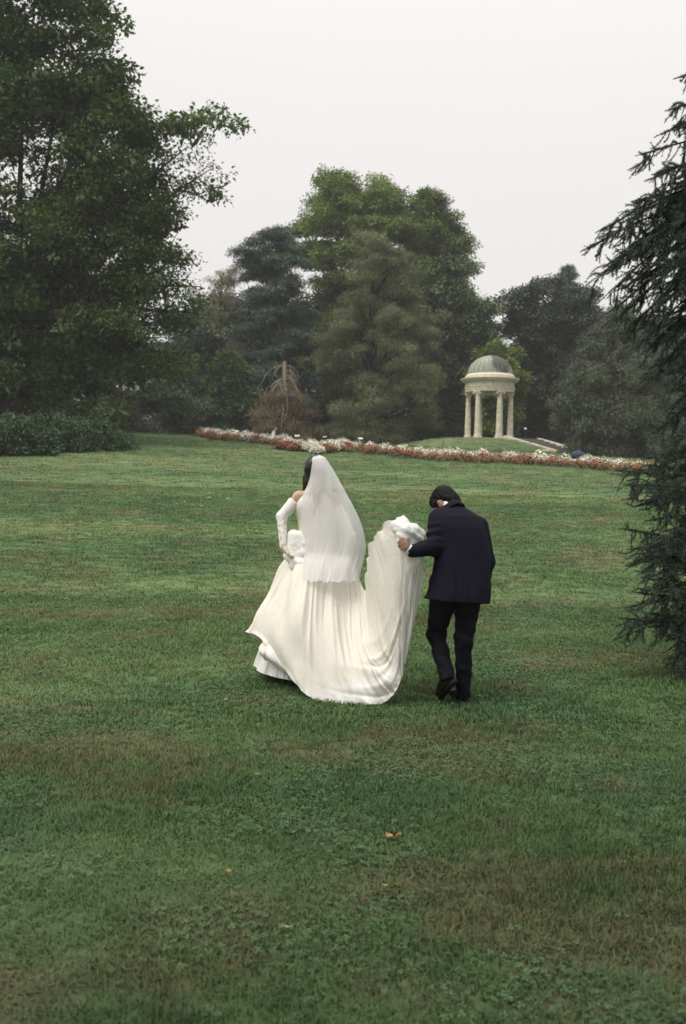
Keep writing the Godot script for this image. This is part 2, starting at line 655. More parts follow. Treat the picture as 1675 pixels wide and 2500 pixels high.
func build_trees() -> void:
	var leaf := painted("tree_leaves", 0.6, Color(0.6, 0.7, 0.28), 0.3)
	var dark_leaf := painted("evergreen_leaves", 0.55, Color(0.12, 0.16, 0.06), 0.35)
	var broad := [leaf_spray(1, 19, 0.5, 0.28, 0.21, 0.25), leaf_spray(2, 26, 0.55, 0.17, 0.13, 0.3)]
	var far_broad := [leaf_spray(3, 30, 0.5, 0.2, 0.14, 0.25), leaf_spray(4, 30, 0.5, 0.2, 0.14, 0.25)]
	var needle := [leaf_spray(5, 36, 0.42, 0.24, 0.06, 0.7, 0.6), leaf_spray(6, 36, 0.42, 0.24, 0.06, 0.7, 0.6)]
	var feather := [leaf_spray(7, 40, 0.45, 0.16, 0.045, 0.9, 0.8), leaf_spray(8, 40, 0.45, 0.16, 0.045, 0.9, 0.8)]

	# the great broadleaf tree at the left edge, standing behind the hedge
	var rows := [[-330, -330, 60], [-200, -390, 180], [0, -420, 275], [60, -420, 292], [105, -420, 268], [180, -420, 335], [240, -420, 395], [300, -420, 505], [370, -420, 530], [420, -420, 570], [450, -420, 520], [500, -420, 470], [560, -420, 455], [640, -420, 488], [700, -420, 520], [780, -420, 535], [850, -420, 510], [900, -400, 470], [950, -380, 440], [1000, -340, 400], [1040, -300, 300]]
	var d := 50.0
	var bp := P(20, 1080, d)
	var base := on_ground(bp.x, -d)
	var big := thing("broadleaf_tree", "huge spreading broadleaf tree with dense green leaves behind the clipped hedge", "tree", base)
	var ends := crown(big, rows, d, {"seed": 11, "puff": 0.95, "wide": 0.99, "puffs": 1150, "sprays": 9, "boughs": 175, "reach": 2.3, "flat": 0.52, "depth": 0.3, "shell": 0.7, "a": Color(0.05, 0.09, 0.036), "b": Color(0.112, 0.16, 0.054), "mesh": broad, "mat": leaf, "low": 0.35, "squash": 0.5})
	var acc := Acc.new()
	var crot := P(40, 760, d)
	acc.tube(bent(base + Vector3.DOWN * 0.3, crot, Vector3(0.2, 0, 0), 6), PackedFloat32Array([1.0, 0.72, 0.65, 0.6, 0.56, 0.53, 0.5]), 12)
	part("trunk", acc.mesh(), bark(), big)
	var limb_ends := [[-40, 250, 40.5], [60, 60, 39.5], [160, 130, 40], [250, 210, 39.4], [350, 300, 40.3], [455, 360, 39.6], [515, 412, 40], [430, 480, 39.2], [380, 560, 40.4], [450, 640, 39.4], [490, 700, 40], [300, 440, 38.6], [200, 330, 41], [510, 770, 39.5], [430, 880, 39], [-150, 450, 40], [-200, 650, 39], [330, 800, 37.8], [150, 560, 38]]
	var rr := RandomNumberGenerator.new()
	rr.seed = 5
	var limb_at := []
	var limb_cols := PackedColorArray()
	for e in limb_ends:
		var tip := P(e[0], e[1], d + (e[2] - 40.0) * 1.6)
		var s := base.lerp(crot, rr.randf_range(0.72, 1.0))
		var a2 := Acc.new()
		var sag := Vector3(0, rr.randf_range(0.1, 0.9) * (1.0 if e[1] > 300 else -0.4), 0)
		a2.tube(bent(s, tip, sag, 9), tapered(10, 0.24, 0.02), 7)
		for q in 4:
			var t := rr.randf_range(0.4, 0.9)
			var ss := s.lerp(tip, t) + sag * 4.0 * t * (1.0 - t)
			var off := Vector3(rr.randf_range(-1.2, 2.0), rr.randf_range(-0.6, 1.6), rr.randf_range(-1.2, 1.2))
			a2.tube(bent(ss, ss + off, Vector3(0, 0.15, 0), 4), tapered(5, 0.06, 0.012), 5)
		part("branch", a2.mesh(), bark(), big)
		for q in 52:
			var t := rr.randf_range(0.45, 1.03)
			limb_at.append(Transform3D(Basis(Vector3.UP, rr.randf() * TAU), s.lerp(tip, t) + sag * 4.0 * t * (1.0 - t) + Vector3(rr.randfn(), rr.randfn() * 0.5 + 0.1, rr.randfn()) * 0.5))
			limb_cols.append(Color(0.05, 0.088, 0.034).lerp(Color(0.1, 0.142, 0.045), rr.randf()))
	copies("crown", broad[1], leaf, limb_at, limb_cols, big, "stuff")

	# trees along the back of the lawn
	tree("yew_tree", "dense yew with fine needles under the huge broadleaf tree", [[660, -120, 200], [730, -220, 330], [820, -260, 420], [920, -260, 450], [1010, -260, 450], [1066, -250, 430]], 66.0,
		{"seed": 20, "boughs": 60, "reach": 2.2, "puff": 1.2, "puffs": 360, "sprays": 18, "a": Color(0.055, 0.085, 0.05), "b": Color(0.09, 0.125, 0.065), "mesh": needle, "mat": dark_leaf}, 60, 0.4, 8)
	tree("bare_topped_tree", "thin greyish brown half bare tree beside the tall dark blue conifer", [[645, 520, 560], [680, 500, 592], [760, 490, 600], [850, 480, 600], [950, 480, 590]], 94.0,
		{"seed": 21, "boughs": 26, "reach": 1.2, "puff": 0.7, "puffs": 80, "sprays": 9, "a": Color(0.2, 0.165, 0.125), "b": Color(0.28, 0.235, 0.17), "mesh": feather, "mat": leaf}, 545, 0.22, 22)
	tree("dark_conifer", "tall dark blue green conifer beside the tallest rounded yellow green tree", [[556, 640, 672], [580, 608, 712], [640, 594, 745], [720, 585, 765], [800, 578, 775], [900, 572, 780], [1000, 570, 780], [1070, 580, 770]], 86.0,
		{"seed": 22, "boughs": 64, "reach": 1.7, "flat": 0.3, "puff": 0.75, "puffs": 420, "sprays": 13, "a": Color(0.06, 0.1, 0.078), "b": Color(0.105, 0.15, 0.108), "mesh": needle, "mat": dark_leaf, "squash": 0.5}, 668, 0.35, 14)
	tree("leafy_tree", "leafy tree between the huge broadleaf tree and the dark blue conifer", [[790, 440, 500], [840, 380, 560], [920, 340, 590], [1000, 320, 570], [1060, 330, 540]], 88.0,
		{"seed": 23, "boughs": 30, "reach": 1.8, "puff": 1.0, "puffs": 190, "sprays": 16, "a": Color(0.065, 0.1, 0.06), "b": Color(0.1, 0.14, 0.075), "mesh": far_broad, "mat": dark_leaf}, 450, 0.3, 10)
	tree("young_tree", "low grey green bushy tree standing at the foot of the dark conifer", [[868, 545, 580], [900, 520, 608], [950, 505, 622], [1000, 500, 628], [1060, 510, 625]], 79.0,
		{"seed": 24, "boughs": 34, "reach": 1.0, "puff": 0.55, "puffs": 170, "sprays": 12, "a": Color(0.075, 0.115, 0.065), "b": Color(0.12, 0.16, 0.08), "mesh": far_broad, "mat": leaf}, 562, 0.16, 10)
	tree("rounded_tree", "tallest rounded yellow green broadleaf tree at the back of the lawn", [[440, 790, 925], [462, 735, 1000], [500, 712, 1050], [545, 702, 1095], [610, 700, 1115], [670, 712, 1120], [720, 742, 1140], [800, 750, 1130], [900, 770, 1100], [1000, 800, 1060]], 93.0,
		{"seed": 25, "boughs": 100, "reach": 2.0, "puff": 1.0, "puffs": 950, "sprays": 13, "a": Color(0.17, 0.225, 0.085), "b": Color(0.25, 0.3, 0.115), "mesh": far_broad, "mat": leaf, "squash": 0.55, "shell": 0.35}, 905, 0.5, 24)
	tree("tall_tree", "yellow green tree top rising behind the dark tree next to the temple", [[478, 1022, 1075], [500, 1000, 1100], [560, 980, 1128], [640, 990, 1140], [720, 1000, 1165], [800, 1020, 1170]], 90.0,
		{"seed": 26, "boughs": 38, "reach": 1.6, "puff": 0.9, "puffs": 280, "sprays": 13, "a": Color(0.15, 0.205, 0.08), "b": Color(0.21, 0.26, 0.1), "mesh": far_broad, "mat": leaf}, 1070, 0.3, 10)
	tree("dark_tree", "dark green tree with open side branches rising behind the temple dome", [[640, 1065, 1120], [675, 1035, 1150], [710, 1010, 1175], [750, 1000, 1192], [800, 1000, 1205], [850, 1005, 1195], [940, 1015, 1165], [1070, 1020, 1150]], 85.0,
		{"seed": 27, "boughs": 52, "reach": 1.7, "flat": 0.3, "puff": 0.75, "puffs": 320, "sprays": 12, "a": Color(0.08, 0.12, 0.065), "b": Color(0.13, 0.175, 0.082), "mesh": far_broad, "mat": dark_leaf, "squash": 0.45}, 1085, 0.35, 20)
	tree("swamp_cypress", "feathery olive brown cypress in front of the tall rounded tree", [[580, 880, 950], [615, 845, 1000], [690, 805, 1035], [770, 785, 1055], [850, 768, 1060], [940, 760, 1070], [1020, 770, 1065], [1078, 800, 1055]], 80.0,
		{"seed": 28, "boughs": 80, "reach": 1.5, "flat": 0.5, "puff": 0.7, "puffs": 460, "sprays": 13, "a": Color(0.14, 0.165, 0.09), "b": Color(0.2, 0.205, 0.115), "mesh": feather, "mat": leaf, "droop": 0.04, "squash": 0.6}, 915, 0.4, 26)
	tree("small_bright_tree", "low bright yellow green tree just behind the temple", [[852, 1200, 1262], [880, 1160, 1288], [920, 1140, 1292], [960, 1148, 1280], [1050, 1160, 1250]], 81.0,
		{"seed": 29, "boughs": 24, "reach": 1.1, "puff": 0.6, "puffs": 130, "sprays": 16, "a": Color(0.14, 0.2, 0.06), "b": Color(0.21, 0.26, 0.08), "mesh": far_broad, "mat": leaf}, 1215, 0.15, 8)
	tree("understory_tree", "bushy green tree seen between the temple columns", [[945, 1130, 1190], [980, 1110, 1240], [1040, 1100, 1260], [1078, 1105, 1250]], 83.0,
		{"seed": 36, "puff": 0.8, "puffs": 80, "sprays": 22, "a": Color(0.07, 0.11, 0.06), "b": Color(0.105, 0.145, 0.075), "mesh": far_broad, "mat": dark_leaf}, 1180, 0.12, 6)
	tree("pointed_conifer", "narrow pointed conifer top rising above the dark broadleaf tree", [[640, 1387, 1393], [665, 1376, 1404], [720, 1355, 1425], [800, 1340, 1440], [900, 1330, 1450]], 100.0,
		{"seed": 30, "boughs": 40, "reach": 1.0, "flat": 0.3, "puff": 0.5, "puffs": 140, "sprays": 12, "a": Color(0.07, 0.1, 0.075), "b": Color(0.1, 0.13, 0.085), "mesh": needle, "mat": dark_leaf}, 1390, 0.25, 6)
	tree("evergreen_oak", "broad very dark evergreen tree beyond the temple stairs", [[692, 1330, 1400], [720, 1275, 1450], [750, 1218, 1475], [800, 1212, 1480], [860, 1260, 1490], [940, 1270, 1490], [1020, 1255, 1480], [1085, 1262, 1470]], 86.0,
		{"seed": 31, "boughs": 60, "reach": 1.9, "puff": 0.95, "puffs": 400, "sprays": 13, "a": Color(0.05, 0.075, 0.055), "b": Color(0.085, 0.115, 0.075), "mesh": far_broad, "mat": dark_leaf, "squash": 0.5}, 1345, 0.4, 14)
	tree("weeping_conifer", "olive green weeping conifer with hanging branch tips between temple and cedar", [[752, 1485, 1535], [800, 1455, 1565], [860, 1420, 1600], [920, 1375, 1630], [980, 1350, 1650], [1040, 1345, 1660], [1095, 1370, 1665]], 64.0,
		{"seed": 32, "boughs": 90, "reach": 1.2, "flat": 0.45, "puff": 0.55, "puffs": 520, "sprays": 13, "a": Color(0.058, 0.08, 0.052), "b": Color(0.1, 0.12, 0.068), "mesh": feather, "mat": dark_leaf, "droop": 0.22, "squash": 0.9}, 1510, 0.3, 18)
	tree("bluish_conifer", "dark bluish conifer half hidden behind the cedar", [[780, 1580, 1640], [840, 1560, 1690], [920, 1545, 1740], [1000, 1540, 1780], [1120, 1540, 1780]], 70.0,
		{"seed": 33, "boughs": 40, "reach": 1.6, "flat": 0.35, "puff": 0.8, "puffs": 240, "sprays": 15, "a": Color(0.05, 0.075, 0.065), "b": Color(0.08, 0.105, 0.085), "mesh": needle, "mat": dark_leaf}, 1650, 0.3, 8)
	tree("boundary_tree", "dark tree closing the view beyond the cedar", [[640, 1690, 1790], [760, 1660, 1900], [900, 1640, 1960], [1110, 1640, 1960]], 76.0,
		{"seed": 34, "puff": 1.3, "puffs": 120, "sprays": 20, "a": Color(0.05, 0.075, 0.055), "b": Color(0.08, 0.105, 0.07), "mesh": far_broad, "mat": dark_leaf}, 1760, 0.3, 6)

	# deep wood behind everything, one dark mass
	var bays := [spread([[870, -500, 430], [930, -550, 430], [1085, -550, 430]], 104.0), spread([[740, 480, 1180], [800, 430, 1200], [1085, 430, 1200]], 105.0), spread([[930, 1190, 1270], [1085, 1190, 1270]], 104.0), spread([[800, 1270, 1660], [840, 1260, 2100], [1085, 1260, 2150]], 104.0)]
	var at := []
	var cols := PackedColorArray()
	rr.seed = 91
	for k in 15000:
		var row := at_row(bays[[0, 1, 1, 1, 2, 3, 3][k % 7]], rr.randf())
		var c: Vector3 = row[0] + Vector3(rr.randf_range(-1, 1) * row[1], rr.randf_range(-0.8, 0.8), rr.randf_range(-4, 4))
		var s := rr.randf_range(1.2, 2.2)
		at.append(Transform3D(Basis(Vector3.UP, rr.randf() * TAU).scaled(Vector3(s, s, s)), c))
		cols.append(Color(0.065, 0.095, 0.06) * rr.randf_range(0.7, 1.4))
	var w := copies("woodland", far_broad[0], dark_leaf, at, cols, self, "stuff")
	tag(w, "dark woodland undergrowth closing the view behind the trees", "woodland", "", "stuff")

	build_dead_tree(feather, leaf)
	build_hedge(dark_leaf)

func build_dead_tree(feather: Array, leaf: Material) -> void:
	var d := 75.0
	var base := on_ground(P(692, 1080, d).x, -d)
	var t := thing("dead_tree", "dying tree with broken bare trunk top and weeping bare branches", "tree", base)
	var wood_m := plain("dead_wood", Color(0.23, 0.2, 0.15), 0.95)
	var acc := Acc.new()
	var top := P(695, 882, d)
	acc.tube(bent(base + Vector3.DOWN * 0.3, top, Vector3(0.05, 0, 0), 8), PackedFloat32Array([0.32, 0.25, 0.22, 0.2, 0.19, 0.18, 0.17, 0.16, 0.13]), 9)
	part("trunk", acc.mesh(), wood_m, t)
	var r := RandomNumberGenerator.new()
	r.seed = 17
	for k in 30:
		var h := 0.93 - r.randf() * 0.55
		if k < 4: h = 0.93
		var s := base.lerp(top, h)
		var an := r.randf() * TAU
		if k == 0: an = 0.1
		if k == 1: an = 3.0
		var reach := r.randf_range(0.9, 2.6) * (1.3 - 0.5 * h)
		var dirv := Vector3(cos(an), 0, sin(an))
		var p := PackedVector3Array()
		for q in 7:
			var f := q / 6.0
			p.append(s + dirv * reach * f + Vector3(0, 0.25 * sin(f * 2.2) - f * f * reach * r.randf_range(0.7, 1.0), 0) + Vector3(r.randf_range(-0.06, 0.06), r.randf_range(-0.06, 0.06), 0))
		var a2 := Acc.new()
		a2.tube(p, tapered(7, 0.04, 0.014), 5)
		for q in 3:
			var s2: Vector3 = p[2 + q]
			a2.tube(bent(s2, s2 + Vector3(r.randf_range(-0.5, 0.5), -r.randf_range(0.4, 1.1), r.randf_range(-0.5, 0.5)), dirv * 0.1, 3), tapered(4, 0.022, 0.01), 4)
		part("branch", a2.mesh(), wood_m, t)
	crown(t, [[960, 660, 735], [985, 632, 755], [1020, 612, 775], [1050, 608, 780], [1072, 620, 770]], d, {"seed": 44, "puff": 0.6, "puffs": 120, "sprays": 14, "a": Color(0.13, 0.1, 0.072), "b": Color(0.2, 0.155, 0.105), "mesh": feather, "mat": leaf, "droop": 0.2}, "withered_foliage")

func build_hedge(mat: Material) -> void:
	var r := RandomNumberGenerator.new()
	r.seed = 8
	var small := [leaf_spray(12, 46, 0.26, 0.12, 0.06, -0.3), leaf_spray(13, 46, 0.26, 0.12, 0.06, -0.3)]
	# spots along the hedge's foot in the photograph, with the top edge above each
	var foot := [[-260, 1118, 1012], [-160, 1116, 1010], [-60, 1114, 1012], [30, 1112, 1010], [110, 1104, 1014], [180, 1100, 1020], [225, 1096, 1042]]
	var g0 := ground_at(90, 1104)
	var t := thing("hedge", "low rounded dark green hedge under the huge broadleaf tree", "hedge", g0)
	var at := [[], []]
	var cols := [PackedColorArray(), PackedColorArray()]
	for k in foot.size():
		var g := ground_at(foot[k][0], foot[k][1])
		var dd := -g.z
		var tall := P(foot[k][0], foot[k][2], dd + 0.8).y - g.y
		for q in 420:
			var dir := Vector3(r.randfn(), absf(r.randfn()), r.randfn()).normalized()
			var f := pow(r.randf(), 0.3)
			var pos := g + Vector3(dir.x * 1.5 * f + r.randf_range(-0.5, 0.5), 0.1 + dir.y * tall * f * r.randf_range(0.85, 1.0), dir.z * 1.2 * f - 1.1)
			pos.y = maxf(pos.y, gh(pos.x, pos.z) + 0.12)
			var which := r.randi() % 2
			var s := r.randf_range(0.8, 1.2)
			at[which].append(Transform3D(Basis(Vector3.UP, r.randf() * TAU).scaled(Vector3(s, s, s)), pos))
			cols[which].append(Color(0.05, 0.09, 0.05).lerp(Color(0.085, 0.135, 0.065), r.randf()) * r.randf_range(0.8, 1.2))
		var a := Acc.new()
		for q in 5:
			var e := g + Vector3(r.randf_range(-1, 1), tall * 0.7, -1.1 + r.randf_range(-0.7, 0.7))
			a.tube(bent(Vector3(g.x + r.randf_range(-0.3, 0.3), g.y - 0.05, g.z - 1.1), e, Vector3.ZERO, 3), tapered(4, 0.03, 0.01), 5)
		part("stem", a.mesh(), bark(), t)
	for w in 2:
		copies("foliage", small[w], mat, at[w], cols[w], t, "stuff")
	# the rust-coloured shrub at its end
	var g2 := ground_at(285, 1066)
	var s := thing("rust_shrub", "small shrub with rust brown autumn leaves beside the end of the hedge", "shrub", g2)
	crown(s, [[985, 270, 305], [1005, 250, 318], [1030, 248, 316], [1058, 262, 305]], -g2.z, {"seed": 61, "puff": 0.4, "puffs": 30, "sprays": 12, "a": Color(0.19, 0.09, 0.05), "b": Color(0.08, 0.09, 0.045), "mesh": small, "mat": mat}, "foliage")
	var a3 := Acc.new()
	for q in 5:
		a3.tube(bent(g2, g2 + Vector3(r.randf_range(-0.5, 0.5), 1.1, r.randf_range(-0.4, 0.4)), Vector3.ZERO, 3), tapered(4, 0.025, 0.008), 5)
	part("stem", a3.mesh(), bark(), s)
func needle_tuft(seed_: int, count: int, long: float) -> ArrayMesh:
	var r := RandomNumberGenerator.new()
	r.seed = seed_
	var acc := Acc.new()
	for k in count:
		var an := r.randf() * TAU
		var dir := Vector3(cos(an), r.randf_range(0.1, 0.8), sin(an)).normalized()
		var at := Vector3(0, r.randf_range(-0.02, 0.02), 0)
		var side := dir.cross(Vector3(r.randfn(), r.randfn(), r.randfn())).normalized() * 0.002
		var g := r.randf_range(0.7, 1.3)
		acc.tri(at - side, at + side, at + dir * long * r.randf_range(0.7, 1.15), Color(g, g, g * r.randf_range(0.95, 1.1)))
	return acc.mesh()

func build_cedar() -> void:
	var d0 := 9.6
	var base := on_ground(P(1960, 1600, d0).x, -d0)
	var t := thing("blue_cedar", "near blue cedar with fine drooping needle twigs at the lawn edge", "tree", base)
	var acc := Acc.new()
	var top := base + Vector3(0.2, 8.2, 0)
	acc.tube(bent(base + Vector3.DOWN * 0.3, top, Vector3(0.05, 0, 0), 9), tapered(10, 0.26, 0.04), 10)
	part("trunk", acc.mesh(), bark(), t)
	var r := RandomNumberGenerator.new()
	r.seed = 23
	var m := painted("cedar_needles", 0.6, Color(0.1, 0.12, 0.08), 0.3)
	var tufts := [needle_tuft(1, 34, 0.032), needle_tuft(2, 34, 0.028)]
	var at := [[], []]
	var cols := [PackedColorArray(), PackedColorArray()]
	# tips of the boughs as the photograph shows them: pixel x, y, distance, droop
	var tips := [
		[1660, 190, 9.6, 0.1], [1640, 268, 9.4, 0.1], [1615, 330, 9.7, 0.15], [1568, 378, 9.5, 0.1], [1590, 440, 9.2, 0.2], [1545, 500, 9.4, 0.15], [1530, 545, 9.7, 0.25],
		[1470, 565, 9.3, 0.3], [1432, 612, 9.4, 0.3], [1450, 690, 9.2, 0.45], [1500, 640, 9.8, 0.3], [1480, 730, 9.6, 0.5], [1540, 700, 9.1, 0.4], [1590, 620, 9.0, 0.3],
		[1540, 800, 9.4, 0.4], [1600, 760, 9.0, 0.35], [1570, 870, 9.6, 0.4], [1620, 840, 9.2, 0.35], [1600, 930, 9.4, 0.4], [1640, 1000, 9.3, 0.3], [1660, 900, 9.8, 0.3], [1650, 560, 9.8, 0.3], [1655, 440, 9.9, 0.2], [1670, 330, 9.8, 0.2], [1640, 700, 9.9, 0.4], [1560, 600, 10.0, 0.35], [1600, 520, 9.9, 0.3], [1620, 680, 8.8, 0.4], [1600, 1060, 9.6, 0.3],
		[1512, 1148, 8.9, -0.1], [1540, 1185, 8.7, -0.05], [1580, 1120, 9.2, 0.05], [1525, 1290, 8.6, -0.15], [1545, 1340, 8.8, 0.0], [1590, 1270, 8.9, 0.0], [1570, 1400, 8.7, 0.25], [1600, 1370, 8.5, 0.1], [1560, 1445, 8.4, -0.15], [1526, 1508, 8.3, -0.15], [1600, 1470, 8.6, 0.0], [1610, 1540, 8.4, 0.05], [1640, 1440, 8.9, 0.1], [1650, 1560, 8.6, 0.1], [1630, 1610, 8.3, 0.1], [1650, 1200, 9.0, 0.1], [1640, 1310, 9.0, 0.1], [1600, 1200, 8.6, 0.05], [1665, 1640, 8.4, 0.1], [1640, 1090, 9.3, 0.2], [1560, 1235, 8.9, 0.1], [1620, 1420, 8.3, 0.2], [1590, 1330, 8.4, 0.1], [1660, 1380, 8.5, 0.1], [1665, 1500, 8.3, 0.1],
		[1720, 120, 9.5, 0.1], [1780, 40, 9.6, 0.1], [1800, 300, 9.2, 0.2], [1790, 520, 9.0, 0.3], [1760, 760, 8.9, 0.3], [1780, 980, 8.9, 0.3], [1740, 1150, 8.7, 0.2], [1760, 1330, 8.4, 0.2], [1760, 1520, 8.2, 0.2],
	]
	var more := []
	for e in tips:
		more.append(e)
		if e[1] < 1080 and e[0] < 1700:
			more.append([e[0] + r.randf_range(15, 70), e[1] + r.randf_range(20, 75), e[2] + r.randf_range(-0.5, 0.4), e[3] + r.randf_range(-0.05, 0.12)])
		elif e[0] < 1700:
			more.append([e[0] + r.randf_range(20, 80), e[1] + r.randf_range(-30, 30), e[2] + r.randf_range(-0.2, 0.5), e[3]])
	for e in more:
		var tip := P(e[0], e[1], e[2])
		var h := clampf((tip.y + 0.25 + e[3] * 0.9 - base.y) / 8.2, 0.03, 0.96)
		var s := base.lerp(top, h)
		var p := bent(s, tip, Vector3(0, e[3] * 0.9, 0), 16)
		var a2 := Acc.new()
		a2.tube(p, tapered(17, 0.026, 0.004), 5)
		var ln := (tip - s).length()
		var steps := int(ln / 0.042)
		var ax := (tip - s).normalized()
		for k in steps:
			var f := float(k) / steps
			if f < 0.12: continue
			var ss := s.lerp(tip, f) + Vector3(0, e[3] * 0.9, 0) * 4.0 * f * (1.0 - f)
			var len := r.randf_range(0.14, 0.5) * (1.1 - 0.55 * f)
			var sidev := ax.cross(Vector3.UP).normalized() * (1.0 if r.randf() < 0.5 else -1.0)
			var dirv := (sidev * r.randf_range(0.3, 1.0) + ax * r.randf_range(0.1, 0.9) + Vector3(0, r.randf_range(-1.5, 0.25), 0)).normalized()
			var ee := ss + dirv * len
			var sag := Vector3(0, -0.05 * len / 0.3, 0) if r.randf() < 0.6 else Vector3(0, 0.04, 0)
			twig(a2, ss, ee, sag, 0.026, at, cols, r)
			if len > 0.24:
				for q in 3:
					var f2 := r.randf_range(0.3, 0.7)
					var b := ss.lerp(ee, f2)
					twig(a2, b, b + (dirv + Vector3(r.randfn(), r.randfn() - 0.5, r.randfn()) * 0.6).normalized() * len * 0.5, Vector3.ZERO, 0.026, at, cols, r)
		# the leading shoot
		twig(a2, s.lerp(tip, 0.86) + Vector3(0, e[3] * 0.43, 0), tip + ax * 0.06, Vector3.ZERO, 0.02, at, cols, r)
		part("branch", a2.mesh(), bark(), t)
	for w in 2:
		copies("needles", tufts[w], m, at[w], cols[w], t, "stuff")

func twig(a2: Acc, s: Vector3, e: Vector3, sag: Vector3, step: float, at: Array, cols: Array, r: RandomNumberGenerator) -> void:
	var p := bent(s, e, sag, 4)
	a2.tube(p, tapered(5, 0.0045, 0.002), 4)
	var n := maxi(2, int(s.distance_to(e) / step))
	var ax := (e - s).normalized()
	var x := ax.cross(Vector3(0.3, 0.5, 0.81)).normalized()
	var z := x.cross(ax)
	for k in n + 1:
		var f := float(k) / n
		var pos := s.lerp(e, f) + sag * 4.0 * f * (1.0 - f)
		var sc := r.randf_range(0.75, 1.2) * lerpf(1.0, 0.6, f * f)
		var b := Basis(x, ax, z) * Basis(Vector3.UP, r.randf() * TAU)
		var w := r.randi() % 2
		at[w].append(Transform3D(b.scaled_local(Vector3(sc, sc, sc)), pos))
		cols[w].append(Color(0.052, 0.082, 0.062).lerp(Color(0.1, 0.138, 0.108), r.randf()) * r.randf_range(0.8, 1.15))
func stone() -> StandardMaterial3D:
	if mats.has("stone"):
		return mats["stone"]
	var m := plain("stone", Color(0.72, 0.69, 0.59), 0.85)
	m.albedo_texture = noise_tex(0.02, 71, Color(0.78, 0.76, 0.70), Color(1, 1, 1), 256)
	m.uv1_triplanar = true
	m.uv1_scale = Vector3(0.6, 0.6, 0.6)
	return m

